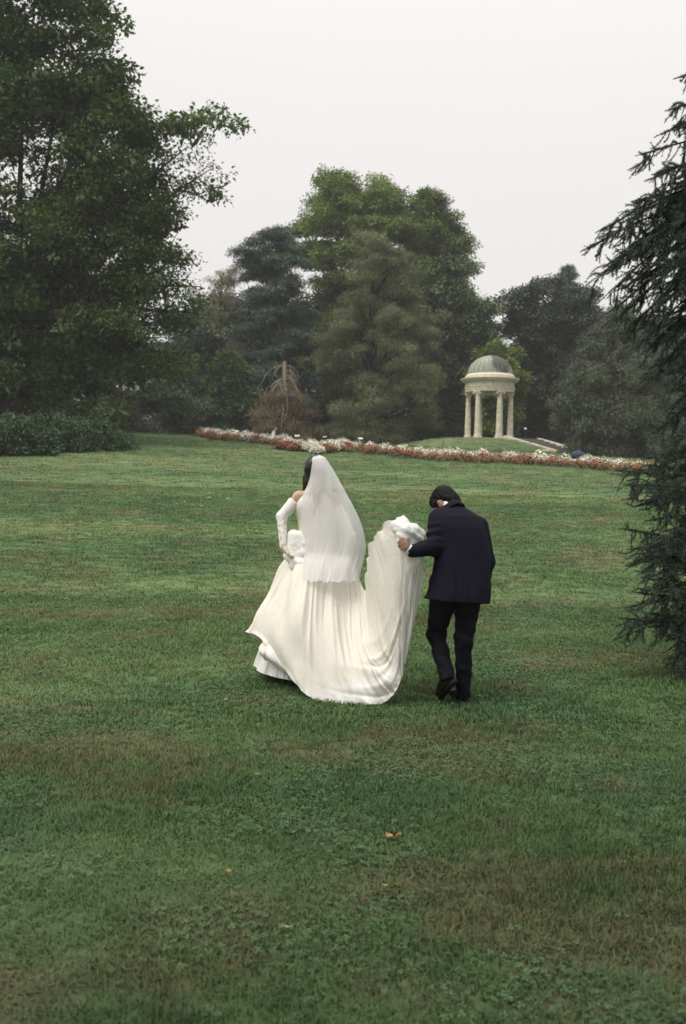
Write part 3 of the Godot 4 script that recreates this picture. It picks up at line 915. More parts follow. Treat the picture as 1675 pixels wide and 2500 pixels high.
func build_temple() -> void:
	var c := temple_at
	var t := thing("temple", "small round cream stone temple with six columns and ribbed green dome", "temple", c)
	# sizes in metres at the temple's distance, from the photograph
	var s := TEMPLE_D / F
	var col_h := 113.0 * s
	var ring := 51.0 * s
	var acc := Acc.new()
	acc.lathe([Vector2(0.0, 0.1), Vector2(ring + 0.45, 0.1)], 48, c, 0, TAU)
	acc.lathe([Vector2(ring + 0.45, -0.6), Vector2(ring + 0.45, 0.1)], 48, c)
	part("floor_step", acc.mesh(), stone(), t)
	var y0 := 0.1
	var shaft := Acc.new()
	var prof := []
	for k in 9:
		var f := k / 8.0
		prof.append(Vector2((7.6 * (1.0 - 0.22 * f - 0.04 * f * f)) * s, lerpf(0.28, col_h - 0.3, f)))
	shaft.lathe(prof, 24, Vector3.ZERO, 0, TAU, Color.WHITE, false)
	var sm := shaft.mesh()
	var bs := Acc.new()
	bs.box(Vector3(0, 0.04, 0), Vector3(19.0 * s, 0.08, 19.0 * s))
	bs.lathe([Vector2(9.4 * s, 0.08), Vector2(9.9 * s, 0.12), Vector2(9.4 * s, 0.17), Vector2(8.6 * s, 0.19), Vector2(9.0 * s, 0.24), Vector2(8.2 * s, 0.28)], 24)
	var bm := bs.mesh()
	var cp := Acc.new()
	cp.lathe([Vector2(6.1 * s, col_h - 0.3), Vector2(6.8 * s, col_h - 0.27), Vector2(6.2 * s, col_h - 0.22), Vector2(8.0 * s, col_h - 0.1)], 24)
	cp.box(Vector3(0, col_h - 0.045, 0), Vector3(18.5 * s, 0.09, 16.0 * s))
	for sx in [-1, 1]:
		var vp := []
		var g := PackedVector3Array()
		for a in 16:
			var an := TAU * a / 16.0
			for q in [Vector2(0.0, 1.06), Vector2(0.35, 1.06), Vector2(0.4, 1.0), Vector2(1.0, 1.0), Vector2(1.0, -1.0), Vector2(0.4, -1.0), Vector2(0.35, -1.06), Vector2(0.0, -1.06)]:
				g.append(Vector3(sx * 8.4 * s + cos(an) * q.x * 3.1 * s, col_h - 0.17 + sin(an) * q.x * 3.1 * s, q.y * 7.4 * s))
		cp.grid(g, 16, 8, true)
	var cm := cp.mesh()
	for k in 6:
		var an := deg_to_rad(60.0 * k + 10.2)
		var o := Node3D.new()
		o.name = "column"
		t.add_child(o, true)
		o.position = Vector3(cos(an) * ring, y0, sin(an) * ring)
		o.rotation.y = PI / 2 - an
		for pr in [["shaft", sm], ["column_base", bm], ["capital", cm]]:
			var mi := MeshInstance3D.new()
			mi.name = pr[0]
			mi.mesh = pr[1]
			mi.set_surface_override_material(0, stone())
			o.add_child(mi, true)
	# entablature, lower part to upper part
	var y1 := y0 + col_h
	var ri := ring - 8.0 * s
	var ro := ring + 8.6 * s
	var ar := Acc.new()
	var h1 := 10.5 * s
	ar.lathe([Vector2(ri, y1), Vector2(ro, y1), Vector2(ro, y1 + h1 * 0.48), Vector2(ro + 0.03, y1 + h1 * 0.5), Vector2(ro + 0.03, y1 + h1), Vector2(ro + 0.07, y1 + h1), Vector2(ro + 0.07, y1 + h1 * 1.12), Vector2(ri, y1 + h1 * 1.12), Vector2(ri, y1)], 72, c)
	part("architrave", ar.mesh(), stone(), t)
	var y2 := y1 + h1 * 1.12
	var fr := Acc.new()
	var h2 := 12.0 * s
	fr.lathe([Vector2(ri, y2), Vector2(ro, y2), Vector2(ro, y2 + h2), Vector2(ri, y2 + h2), Vector2(ri, y2)], 72, c)
	part("frieze", fr.mesh(), stone(), t)
	var y3 := y2 + h2
	var co := Acc.new()
	var rc := 71.0 * s
	co.lathe([Vector2(ri, y3), Vector2(ro + 0.1, y3), Vector2(ro + 0.14, y3 + 1.6 * s), Vector2(rc - 0.1, y3 + 2.6 * s), Vector2(rc - 0.1, y3 + 5.0 * s), Vector2(rc, y3 + 6.0 * s), Vector2(rc, y3 + 8.0 * s), Vector2(60.0 * s, y3 + 10.0 * s), Vector2(ri, y3 + 10.0 * s), Vector2(ri, y3)], 72, c)
	part("cornice", co.mesh(), stone(), t)
	var y4 := y3 + 10.0 * s
	var bl := Acc.new()
	var rb := 60.5 * s
	bl.lathe([Vector2(ri, y4), Vector2(rb, y4), Vector2(rb, y4 + 5.0 * s), Vector2(rb - 3.2 * s, y4 + 8.0 * s), Vector2(rb - 4.0 * s, y4 + 9.5 * s), Vector2(ri, y4 + 9.5 * s)], 72, c)
	part("blocking_course", bl.mesh(), stone(), t)
	# dome of copper sheets between standing seams
	var yd := y4 + 9.5 * s
	var rd := 54.5 * s
	var hd := 47.0 * s
	var copper := painted("copper", 0.85, Color.BLACK, 0.2)
	var soot := FastNoiseLite.new()
	soot.seed = 6
	soot.frequency = 1.1
	var n := 28
	for k in n:
		var a0 := TAU * k / n
		var a1 := TAU * (k + 1) / n
		var pa := Acc.new()
		var g := PackedVector3Array()
		var gc := PackedColorArray()
		for a in 5:
			var an := lerpf(a0, a1, a / 4.0)
			for b in 15:
				var e := b / 14.0 * PI * 0.5
				var rr := rd * cos(e)
				var q := c + Vector3(cos(an) * rr, yd + hd * sin(e), sin(an) * rr)
				g.append(q)
				# dark weather stain running down the dome's right shoulder
				var mid := absf(angle_difference(an, deg_to_rad(60.0))) / deg_to_rad(40.0)
				var st := soot.get_noise_3d(q.x * 1.2, q.y * 0.35, q.z * 1.2)
				var stain := smoothstep(1.0, 0.6, mid * 0.85 + 0.6 * st + maxf(0.0, 0.42 - b / 14.0) * 1.1 + maxf(0.0, b / 14.0 - 0.86) * 6.0)
				var streak := soot.get_noise_2d(an * 18.0, e * 1.2)
				var base := Color(0.22, 0.25, 0.195).lerp(Color(0.315, 0.335, 0.27), clampf(0.5 + streak * 1.2, 0, 1))
				gc.append(base.lerp(Color(0.055, 0.055, 0.052), stain * 0.9))
		pa.grid(g, 5, 15, false, gc, true)
		part("dome_panel", pa.mesh(), copper, t)
		var se := Acc.new()
		var sp := PackedVector3Array()
		for b in 13:
			var e := b / 14.0 * PI * 0.5
			sp.append(c + Vector3(cos(a0) * rd * cos(e), yd + hd * sin(e), sin(a0) * rd * cos(e)))
		se.tube(sp, tapered(13, 0.02, 0.015), 5, Color(0.17, 0.19, 0.155))
		part("dome_seam", se.mesh(), copper, t)
	var cap := Acc.new()
	cap.lathe([Vector2(0.2, yd + hd - 0.012), Vector2(0.12, yd + hd + 0.03), Vector2(0.0, yd + hd + 0.05)], 20, c, 0, TAU, Color(0.22, 0.25, 0.19))
	part("dome_cap", cap.mesh(), copper, t)
	build_stairs()

func build_stairs() -> void:
	var c := temple_at
	var run := STAIR_RUN
	var across := STAIR_ACROSS
	var turn := Basis(across, Vector3.UP, run)
	var start := Vector3(stairs_at.x, c.y, stairs_at.z)
	var t := thing("garden_stairs", "wide grey stone garden stairs with pale side kerbs beside the temple mound", "stairs", start)
	var tread := plain("stair_tread", Color(0.2, 0.2, 0.19), 0.9)
	var n := 8
	var w := 3.1
	var lowp := start + run * 4.5
	var y_low := gh(lowp.x + run.x, lowp.z + run.z) + 0.06
	var y_top := c.y + 0.1
	for k in n:
		var f := (k + 0.5) / n
		var y := lerpf(y_top, y_low, float(k) / (n - 1))
		var at := start + run * (f * 4.5)
		var a := Acc.new()
		a.box(Vector3(at.x, y - 0.35, at.z), Vector3(w - 0.01, 0.7, 4.5 / n - 0.012), turn)
		part("step", a.mesh(), tread, t)
	for sd in [-1, 1]:
		var a := Acc.new()
		var p0: Vector3 = start + across * (w * 0.5 + 0.16) * sd - run * 0.1
		var p1: Vector3 = p0 + run * 4.8
		var up := 0.16
		var h := across * 0.15
		var q := [Vector3(p0.x, y_top + up, p0.z), Vector3(p1.x, y_low + up, p1.z)]
		var dn := Vector3(0, -1.0, 0)
		a.quad(q[0] - h, q[1] - h, q[1] + h, q[0] + h)
		a.quad(q[0] - h + dn, q[1] - h + dn, q[1] - h, q[0] - h)
		a.quad(q[1] + h + dn, q[0] + h + dn, q[0] + h, q[1] + h)
		a.quad(q[1] - h + dn, q[1] + h + dn, q[1] + h, q[1] - h)
		a.quad(q[0] + h + dn, q[0] - h + dn, q[0] - h, q[0] + h)
		part("side_kerb", a.mesh(), stone(), t)

func flower_plant(seed_: int, bloom: Color, blooms: int) -> ArrayMesh:
	var r := RandomNumberGenerator.new()
	r.seed = seed_
	var acc := Acc.new()
	for k in 26:
		var dir := Vector3(r.randfn(), absf(r.randfn()) * 0.8, r.randfn()).normalized()
		var at := dir * Vector3(0.16, 0.3, 0.16) * r.randf_range(0.5, 1.0)
		var side := dir.cross(Vector3.UP).normalized() * 0.022
		var g := r.randf_range(0.7, 1.2)
		acc.quad(at - side, at + dir * 0.07, at + side, at - dir * 0.05, Color(0.07, 0.12, 0.045) * g)
	for k in blooms:
		var dir := Vector3(r.randfn(), absf(r.randfn()) + 0.35, r.randfn()).normalized()
		var at := dir * Vector3(0.2, 0.36, 0.2) * r.randf_range(0.85, 1.1)
		var nn := (dir + Vector3.UP * 0.6 + Vector3(r.randfn(), r.randfn(), r.randfn()) * 0.3).normalized()
		var x := nn.cross(Vector3(0.2, 0.3, 0.9)).normalized() * r.randf_range(0.024, 0.036)
		var z := nn.cross(x.normalized()) * x.length()
		var col := bloom * r.randf_range(0.8, 1.15)
		acc.quad(at - x, at + z + nn * 0.01, at + x, at - z + nn * 0.01, col)
		acc.quad(at - x * 0.7 - z * 0.7, at - x * 0.7 + z * 0.7, at + x * 0.7 + z * 0.7 + nn * 0.012, at + x * 0.7 - z * 0.7, col)
	return acc.mesh()

func build_flowers() -> void:
	var m := painted("flower_bed_plants", 0.7, Color(0.3, 0.3, 0.2), 0.25)
	var white := flower_plant(1, Color(0.76, 0.74, 0.63), 60)
	var red := flower_plant(2, Color(0.33, 0.135, 0.085), 34)
	var r := RandomNumberGenerator.new()
	r.seed = 3
	# strips: foot of the bed in the photograph (px, py), depth of red, depth of white, tallness
	var beds := [
		["flower_bed", "long curving flower bed of white over red blooms in front of the dead tree",
			[[[474, 1064], [520, 1074], [580, 1080], [640, 1086], [700, 1091]], 1.6, 3.0, 0.5],
			[[[690, 1098], [760, 1104], [800, 1106], [845, 1103]], 0.6, 3.2, 0.45]],
		["flower_bed", "long flower bed of white over red blooms below the temple mound",
			[[[848, 1106], [880, 1108], [930, 1112], [1000, 1120], [1080, 1128], [1160, 1132], [1220, 1134]], 2.4, 1.9, 0.5],
			[[[1220, 1134], [1300, 1137], [1400, 1144], [1500, 1152], [1600, 1157], [1720, 1164]], 2.4, 1.4, 0.5]],
	]
	for bd in beds:
		var gp: Array = bd[2][0]
		var base := ground_at(gp[2][0], gp[2][1])
		var t := thing(bd[0], bd[1], "flower bed", base, "flower beds across the lawn")
		var wat := []
		var wc := PackedColorArray()
		var rat := []
		var rc := PackedColorArray()
		for si in range(2, bd.size()):
			var foot: Array = bd[si][0]
			for k in foot.size() - 1:
				var a := ground_at(foot[k][0], foot[k][1])
				var b := ground_at(foot[k + 1][0], foot[k + 1][1])
				var ln := a.distance_to(b)
				for q in int(ln / 0.03):
					var f := r.randf()
					var p := a.lerp(b, f)
					var wob := 0.6 * sin(p.x * 0.9 + 1.0) + 0.4 * fine_noise.get_noise_2d(p.x * 5.0, 3.0)
					var red_d: float = bd[si][1] + wob * 0.7
					var deep: float = bd[si][1] + bd[si][2]
					var z := r.randf() * deep
					var pos := on_ground(p.x, p.z - z)
					var s := r.randf_range(0.8, 1.3) * (1.0 + 0.55 * fine_noise.get_noise_2d(pos.x * 9.0, pos.z * 9.0))
					var is_white := z > red_d + 0.25 * r.randfn()
					s *= 1.12 if is_white else 0.92
					var tr := Transform3D(Basis(Vector3.UP, r.randf() * TAU).scaled(Vector3(s, s * r.randf_range(0.8, 1.1), s)), pos)
					var tone := r.randf_range(0.85, 1.1)
					if is_white:
						wat.append(tr); wc.append(Color(tone, tone, tone))
					else:
						rat.append(tr); rc.append(Color(tone, tone * r.randf_range(0.9, 1.3), tone))
		# lobes of the middle bed that reach towards the lawn
		if bd[1].contains("dead tree"):
			for lb in [[700, 1097, 22, 0], [720, 1100, 14, 0], [750, 1101, 26, 1], [775, 1106, 12, 1], [792, 1105, 10, 0], [815, 1098, 22, 1], [838, 1098, 14, 0]]:
				var g := ground_at(lb[0], lb[1])
				var wx: float = lb[2] / F * -g.z
				for q in 90:
					var pos := on_ground(g.x + r.randf_range(-wx, wx), g.z + r.randf_range(-0.8, 0.8))
					var s := r.randf_range(0.8, 1.2)
					var tr := Transform3D(Basis(Vector3.UP, r.randf() * TAU).scaled(Vector3(s, s, s)), pos)
					var tone := r.randf_range(0.85, 1.1)
					if lb[3]:
						wat.append(tr); wc.append(Color(tone, tone, tone))
					else:
						rat.append(tr); rc.append(Color(tone, tone, tone))
		copies("white_flowers", white, m, wat, wc, t, "stuff")
		copies("red_flowers", red, m, rat, rc, t, "stuff")

func build_small_things() -> void:
	var dark := plain("dark_metal", Color(0.03, 0.033, 0.032), 0.6)
	var pale := plain("white_enamel", Color(0.75, 0.75, 0.72), 0.5)
	# plant name tags on stakes behind the beds
	for e in [[505, 1062, 1046], [578, 1066, 1052], [725, 1078, 1066], [793, 1078, 1068], [880, 1084, 1075]]:
		var g := ground_at(e[0], e[1])
		var h := P(e[0], e[2], -g.z).y - g.y
		h = clampf(h, 0.3, 0.75)
		var t := thing("plant_tag", "small white plant name tag on a thin stake behind the flowers", "sign", g, "plant tags behind the flower beds")
		var a := Acc.new()
		a.tube(PackedVector3Array([g + Vector3.DOWN * 0.05, g + Vector3.UP * h]), PackedFloat32Array([0.014, 0.014]), 6)
		part("stake", a.mesh(), dark, t)
		var b := Acc.new()
		b.box(g + Vector3(0, h + 0.05, 0.0), Vector3(0.3, 0.11, 0.02), Basis(Vector3.RIGHT, -0.5))
		part("plate", b.mesh(), pale, t)
	# thin dark stakes on the mound
	for e in [[1082, 1092, 1056], [1180, 1094, 1074]]:
		var g := ground_at(e[0], e[1])
		var h := P(e[0], e[2], -g.z).y - g.y
		var t := thing("garden_stake", "thin dark garden stake with a small foot on the temple mound", "stake", g, "stakes on the temple mound")
		var a := Acc.new()
		a.tube(PackedVector3Array([g + Vector3.DOWN * 0.05, g + Vector3.UP * h]), PackedFloat32Array([0.016, 0.013]), 6)
		part("pole", a.mesh(), dark, t)
		var b := Acc.new()
		b.lathe([Vector2(0.09, 0.0), Vector2(0.08, 0.05), Vector2(0.02, 0.07)], 10, g)
		part("foot", b.mesh(), dark, t)
	# low path lamp with a white globe, beyond the stairs
	var lp := P(1282, 1082, 79.0)
	var lg := on_ground(lp.x, lp.z)
	var lt := P(1282, 1047, 79.0)
	var lamp := thing("path_lamp", "low path lamp with a white globe on a thin pole beyond the stairs", "lamp", lg)
	var la := Acc.new()
	la.tube(PackedVector3Array([lg + Vector3.DOWN * 0.05, Vector3(lg.x, lt.y - 0.1, lg.z)]), PackedFloat32Array([0.035, 0.03]), 8)
	part("pole", la.mesh(), dark, lamp)
	var lb := Acc.new()
	lb.lathe([Vector2(0.04, -0.1), Vector2(0.09, -0.06), Vector2(0.11, 0.0), Vector2(0.09, 0.07), Vector2(0.0, 0.11)], 14, Vector3(lg.x, lt.y, lg.z), 0, TAU, Color.WHITE, false)
	part("globe", lb.mesh(), pale, lamp)
	# a white and grey bird behind the flowers
	var bp := P(668, 1076, 72.0)
	var bg := on_ground(bp.x, bp.z)
	var k := 1.5
	var f := func(p: Vector3) -> float:
		var q := (p - bg) / k
		var dd := seg(q, Vector3(-0.05, 0.2, 0), Vector3(0.0, 0.42, 0), 0.09, 0.07)
		dd = smin(dd, seg(q, Vector3(0.0, 0.45, 0), Vector3(0.1, 0.6, 0), 0.04, 0.03), 0.04)
		dd = smin(dd, seg(q, Vector3(0.1, 0.61, 0), Vector3(0.18, 0.64, 0), 0.042, 0.008), 0.02)
		dd = smin(dd, seg(q, Vector3(-0.06, 0.2, 0.03), Vector3(-0.1, 0.08, 0.03), 0.05, 0.02), 0.03)
		for zz in [-0.03, 0.03]:
			dd = minf(dd, seg(q, Vector3(-0.02, 0.2, zz), Vector3(-0.02, 0.0, zz), 0.02, 0.014))
		return dd * k
	var ba := Acc.new()
	sdf(f, bg + Vector3(-0.35, -0.05, -0.25), bg + Vector3(0.4, 1.1, 0.25), 0.03, ba, func(p): return Color(0.7, 0.7, 0.68) if p.y < bg.y + 0.66 else Color(0.3, 0.32, 0.33))
	var bird := part("bird", ba.mesh(), painted("plumage", 0.8), self)
	tag(bird, "white bird with a grey head standing behind the flowers by the dead tree", "bird")
	# blue bag left at the foot of the stairs
	var sg := ground_at(1412, 1121)
	var bag := thing("blue_bag", "small blue bag lying behind the flowers near the stair foot", "bag", sg)
	var sa := Acc.new()
	var bf := func(p: Vector3) -> float:
		var q := p - sg
		var dd := seg(q, Vector3(-0.2, 0.22, 0), Vector3(0.2, 0.2, 0), 0.22, 0.2)
		return smin(dd, seg(q, Vector3(0, 0.25, 0), Vector3(0.02, 0.42, 0), 0.2, 0.12), 0.1)
	sdf(bf, sg + Vector3(-0.5, -0.05, -0.35), sg + Vector3(0.5, 0.65, 0.35), 0.04, sa, func(_p): return Color(0.04, 0.05, 0.085))
	part("body", sa.mesh(), painted("bag_cloth", 0.8), bag)
	var sh := Acc.new()
	sh.tube(bent(sg + Vector3(-0.1, 0.52, 0), sg + Vector3(0.14, 0.52, 0), Vector3(0, 0.08, 0), 6), tapered(7, 0.018, 0.018), 5, Color(0.04, 0.05, 0.1))
	part("handle", sh.mesh(), painted("bag_cloth", 0.8), bag)

func build_fallen_leaves() -> void:
	var r := RandomNumberGenerator.new()
	r.seed = 77
	var m := painted("fallen_leaf", 0.8, Color(0.2, 0.18, 0.08), 0.2)
	var forms := []
	for s in 3:
		var a := Acc.new()
		var rim := []
		var lobes := 11
		for k in lobes * 2:
			var an := TAU * k / (lobes * 2)
			var rad := (1.0 if k % 2 == 0 else 0.62) * (0.75 + 0.35 * cos(an)) * r.randf_range(0.85, 1.1)
			rim.append(Vector3(cos(an) * rad, 0.22 * rad * rad * r.randf_range(0.2, 1.2), sin(an) * rad * 0.8))
		for k in rim.size():
			a.tri(Vector3.ZERO, rim[(k + 1) % rim.size()], rim[k])
		a.tube(PackedVector3Array([Vector3(-0.1, 0.02, 0), Vector3(-0.9, 0.05, 0.1)]), PackedFloat32Array([0.03, 0.02]), 4)
		forms.append(a)
	var meshes := {}
	var tints := [Color(0.55, 0.5, 0.25), Color(0.42, 0.34, 0.14), Color(0.5, 0.48, 0.36)]
	# spots read from the photograph; then a scatter under the big tree
	var spots := [[560, 2145, 0.026, 1], [703, 2285, 0.024, 0], [940, 2180, 0.02, 1], [632, 1905, 0.025, 1], [550, 1718, 0.025, 1], [1137, 1173, 0.05, 0], [990, 1226, 0.04, 0], [1046, 1226, 0.04, 2], [627, 1300, 0.045, 2], [890, 1232, 0.045, 0], [1172, 1525, 0.03, 2], [1175, 1710, 0.03, 2], [1495, 1345, 0.045, 2], [1625, 1420, 0.04, 0], [1460, 1375, 0.04, 2], [560, 1120, 0.09, 0], [492, 1096, 0.09, 2], [650, 1112, 0.1, 2], [452, 1112, 0.09, 0], [470, 1137, 0.08, 2], [405, 1127, 0.09, 0], [310, 1130, 0.09, 0], [275, 1119, 0.1, 0], [330, 1092, 0.1, 0], [360, 1105, 0.09, 2], [250, 1106, 0.1, 1], [590, 1100, 0.1, 0], [760, 1520, 0.03, 2], [160, 1468, 0.04, 2], [620, 1420, 0.04, 2]]
	for k in 34:
		spots.append([r.randf_range(200, 640), r.randf_range(1075, 1240), r.randf_range(0.06, 0.10), r.randi() % 3])
	var tan_leaf := true
	for s in [[966, 2058, 0.055, 3]] + spots:
		var g := ground_at(s[0], s[1])
		var key := "%d%d" % [r.randi() % 3, s[3]]
		if not meshes.has(key):
			var src: Acc = forms[int(key[0])]
			var c := Acc.new()
			c.v = src.v.duplicate(); c.n = src.n.duplicate(); c.i = src.i.duplicate()
			for q in c.v.size():
				c.c.append((Color(0.5, 0.29, 0.14) if s[3] == 3 else tints[s[3]]) * (1.0 - 0.25 * clampf(c.v[q].length(), 0, 1)))
			meshes[key] = c.mesh()
		var o := MeshInstance3D.new()
		o.name = numbered("fallen_leaf")
		o.mesh = meshes[key]
		o.set_surface_override_material(0, m)
		add_child(o)
		var tilt := Basis(Vector3.UP, r.randf() * TAU) * Basis(Vector3.RIGHT, r.randf_range(-0.25, 0.45))
		o.transform = Transform3D(tilt * Basis.from_scale(Vector3(s[2], s[2] * 2.4, s[2])), g + Vector3.UP * 0.03)
		if s[3] == 3:
			tag(o, "large tan fallen leaf lying alone on the brownish grass in front of the pair", "leaf")
		else:
			tag(o, ["pale yellow fallen leaf on the green lawn", "brown orange fallen leaf on the lawn", "whitish fallen leaf on the green lawn"][s[3]], "leaf", ["pale yellow fallen leaves", "brown fallen leaves", "whitish fallen leaves"][s[3]])

func build_hills() -> void:
	var p := PackedVector3Array()
	var nz := FastNoiseLite.new()
	nz.seed = 12
	nz.frequency = 0.004
	for a in 81:
		var x := -900.0 + a * 22.5
		for b in 9:
			var f := b / 8.0
			var h := (70.0 + 45.0 * nz.get_noise_1d(x)) * f
			p.append(Vector3(x, h - 2.0 + 4.0 * nz.get_noise_2d(x * 9.0, b * 300.0), -560.0 - f * 260.0))
	var acc := Acc.new()
	acc.grid(p, 81, 9)
	var m := plain("far_hill_wood", Color(0.045, 0.06, 0.04), 0.95)
	m.albedo_texture = noise_tex(0.05, 19, Color(0.6, 0.6, 0.6), Color(1, 1, 1), 256)
	m.uv1_triplanar = true
	m.uv1_scale = Vector3(0.02, 0.02, 0.02)
	var o := part("hills", acc.mesh(), m, self)
	tag(o, "far wooded hills behind the park trees", "hills", "", "structure")
func seg(p: Vector3, a: Vector3, b: Vector3, ra: float, rb: float) -> float:
	var ab := b - a
	var t := clampf((p - a).dot(ab) / maxf(ab.length_squared(), 1e-9), 0.0, 1.0)
	return p.distance_to(a + ab * t) - lerpf(ra, rb, t)

func smin(a: float, b: float, k: float) -> float:
	var h := maxf(k - absf(a - b), 0.0) / k
	return minf(a, b) - h * h * k * 0.25

func egg(p: Vector3, c: Vector3, r: Vector3) -> float:
	var q := (p - c) / r
	var k := q.length()
	return (k - 1.0) * minf(r.x, minf(r.y, r.z)) if k > 1e-4 else -r.x

func bones(p: Vector3, list: Array, k: float) -> float:
	var d := 1e3
	for s in list:
		d = smin(d, seg(p, s[0], s[1], s[2], s[3]), k)
	return d

# surface nets over a distance field, added to acc
func sdf(f: Callable, lo: Vector3, hi: Vector3, cell: float, acc: Acc, tint: Callable) -> void:
	const B := 6
	var nx := (int(ceil((hi.x - lo.x) / cell / B))) * B
	var ny := (int(ceil((hi.y - lo.y) / cell / B))) * B
	var nz := (int(ceil((hi.z - lo.z) / cell / B))) * B
	var sx := nx + 1
	var sxy := sx * (ny + 1)
	var g := PackedFloat32Array()
	g.resize(sxy * (nz + 1))
	g.fill(1e3)
	var done := PackedByteArray()
	done.resize(g.size())
	var live := []
	var reach := cell * B * 0.87 * 1.35 + cell
	for bz in range(0, nz, B):
		for by in range(0, ny, B):
			for bx in range(0, nx, B):
				var mid: float = f.call(lo + Vector3(bx + B * 0.5, by + B * 0.5, bz + B * 0.5) * cell)
				if absf(mid) > reach:
					if mid < 0.0:
						for z in B + 1:
							for y in B + 1:
								for x in B + 1:
									var q := bx + x + (by + y) * sx + (bz + z) * sxy
									if not done[q]: g[q] = -1.0
					continue
				live.append(Vector3i(bx, by, bz))
				for z in B + 1:
					for y in B + 1:
						for x in B + 1:
							var q := bx + x + (by + y) * sx + (bz + z) * sxy
							if not done[q]:
								done[q] = 1
								g[q] = f.call(lo + Vector3(bx + x, by + y, bz + z) * cell)
	var vid := PackedInt32Array()
	vid.resize(g.size())
	vid.fill(-1)
	var first := acc.v.size()
	var off := [0, 1, sx, sx + 1, sxy, sxy + 1, sxy + sx, sxy + sx + 1]
	var edges := [[0, 1], [2, 3], [4, 5], [6, 7], [0, 2], [1, 3], [4, 6], [5, 7], [0, 4], [1, 5], [2, 6], [3, 7]]
	var cells := PackedInt32Array()
	for b in live:
		for z in range(b.z, b.z + B):
			for y in range(b.y, b.y + B):
				for x in range(b.x, b.x + B):
					var q: int = x + y * sx + z * sxy
					var mask := 0
					for k in 8:
						if g[q + off[k]] < 0.0: mask |= 1 << k
					if mask == 0 or mask == 255: continue
					var sum := Vector3.ZERO
					var cnt := 0
					for e in edges:
						var v0: float = g[q + off[e[0]]]
						var v1: float = g[q + off[e[1]]]
						if (v0 < 0.0) == (v1 < 0.0): continue
						var t := clampf(v0 / (v0 - v1), 0.02, 0.98)
						var a: int = e[0]
						var c: int = e[1]
						sum += Vector3(a & 1, (a >> 1) & 1, a >> 2).lerp(Vector3(c & 1, (c >> 1) & 1, c >> 2), t)
						cnt += 1
					vid[q] = acc.v.size()
					cells.append(q)
					var w := lo + (Vector3(x, y, z) + sum / cnt) * cell
					acc.v.append(w)
					acc.n.append(Vector3.ZERO)
					acc.c.append(tint.call(w))
	for q in cells:
		for ax in 3:
			var st: int = [1, sx, sxy][ax]
			var s1: int = [sx, sxy, 1][ax]
			var s2: int = [sxy, 1, sx][ax]
			var v0 := g[q]
			var v1 := g[q + st]
			if (v0 < 0.0) == (v1 < 0.0): continue
			if q - s1 - s2 < 0: continue
			var a := vid[q]
			var b := vid[q - s1]
			var c := vid[q - s1 - s2]
			var e := vid[q - s2]
			if a < 0 or b < 0 or c < 0 or e < 0: continue
			var idx := [a, b, c, a, c, e] if v0 >= 0.0 else [a, c, b, a, e, c]
			for k in [0, 3]:
				var i0: int = idx[k]
				var i1: int = idx[k + 1]
				var i2: int = idx[k + 2]
				acc.i.append(i0); acc.i.append(i1); acc.i.append(i2)
				# clockwise faces look outwards
				var nn := (acc.v[i2] - acc.v[i0]).cross(acc.v[i1] - acc.v[i0])
				acc.n[i0] += nn; acc.n[i1] += nn; acc.n[i2] += nn
	for k in range(first, acc.v.size()):
		acc.n[k] = acc.n[k].normalized() if acc.n[k].length_squared() > 1e-20 else Vector3.UP

# distance to a stack of rounded slices: each [centre, half width, half depth]
func stack(p: Vector3, sl: Array) -> float:
	var n := sl.size()
	if p.y >= sl[0][0].y:
		return egg_slice(p, sl[0]) + maxf(0.0, p.y - sl[0][0].y) * 0.0 if p.y < sl[0][0].y else maxf(egg_slice(p, sl[0]), p.y - sl[0][0].y)
	if p.y <= sl[n - 1][0].y:
		return maxf(egg_slice(p, sl[n - 1]), sl[n - 1][0].y - p.y)
	for k in n - 1:
		var a: Vector3 = sl[k][0]
		var b: Vector3 = sl[k + 1][0]
		if p.y <= a.y and p.y >= b.y:
			var t := (a.y - p.y) / maxf(a.y - b.y, 1e-5)
			var k0 := maxi(k - 1, 0)
			var k2 := mini(k + 2, n - 1)
			var d := egg_slice(p, [a.cubic_interpolate(b, sl[k0][0], sl[k2][0], t), cubic_interpolate(sl[k][1], sl[k + 1][1], sl[k0][1], sl[k2][1], t), cubic_interpolate(sl[k][2], sl[k + 1][2], sl[k0][2], sl[k2][2], t)])
			return maxf(d, maxf(p.y - sl[0][0].y, sl[n - 1][0].y - p.y))
	return 1e3

func egg_slice(p: Vector3, s: Array) -> float:
	var x: float = absf(p.x - s[0].x) / s[1]
	var z: float = absf(p.z - s[0].z) / s[2]
	var k := pow(pow(x, 2.4) + pow(z, 2.4), 1.0 / 2.4)
	return (k - 1.0) * minf(s[1], s[2]) * 0.9

func cloth_mat(key: String, bump: float, scale: float, sheen := 0.3) -> StandardMaterial3D:
	if mats.has(key):
		return mats[key]
	var m := painted(key, 0.85, Color.BLACK, 0.3)
	m.normal_enabled = true
	m.normal_texture = noise_tex(0.08, 14, Color.BLACK, Color.WHITE, 256, true, bump)
	m.uv1_triplanar = true
	m.uv1_scale = Vector3(scale, scale, scale)
	if sheen > 0.0:
		m.rim_enabled = true
		m.rim = sheen
	return m

func skin_mat() -> StandardMaterial3D:
	var m := painted("skin", 0.55, Color.BLACK, 0.4)
	m.subsurf_scatter_enabled = true
	m.subsurf_scatter_strength = 0.08
	return m

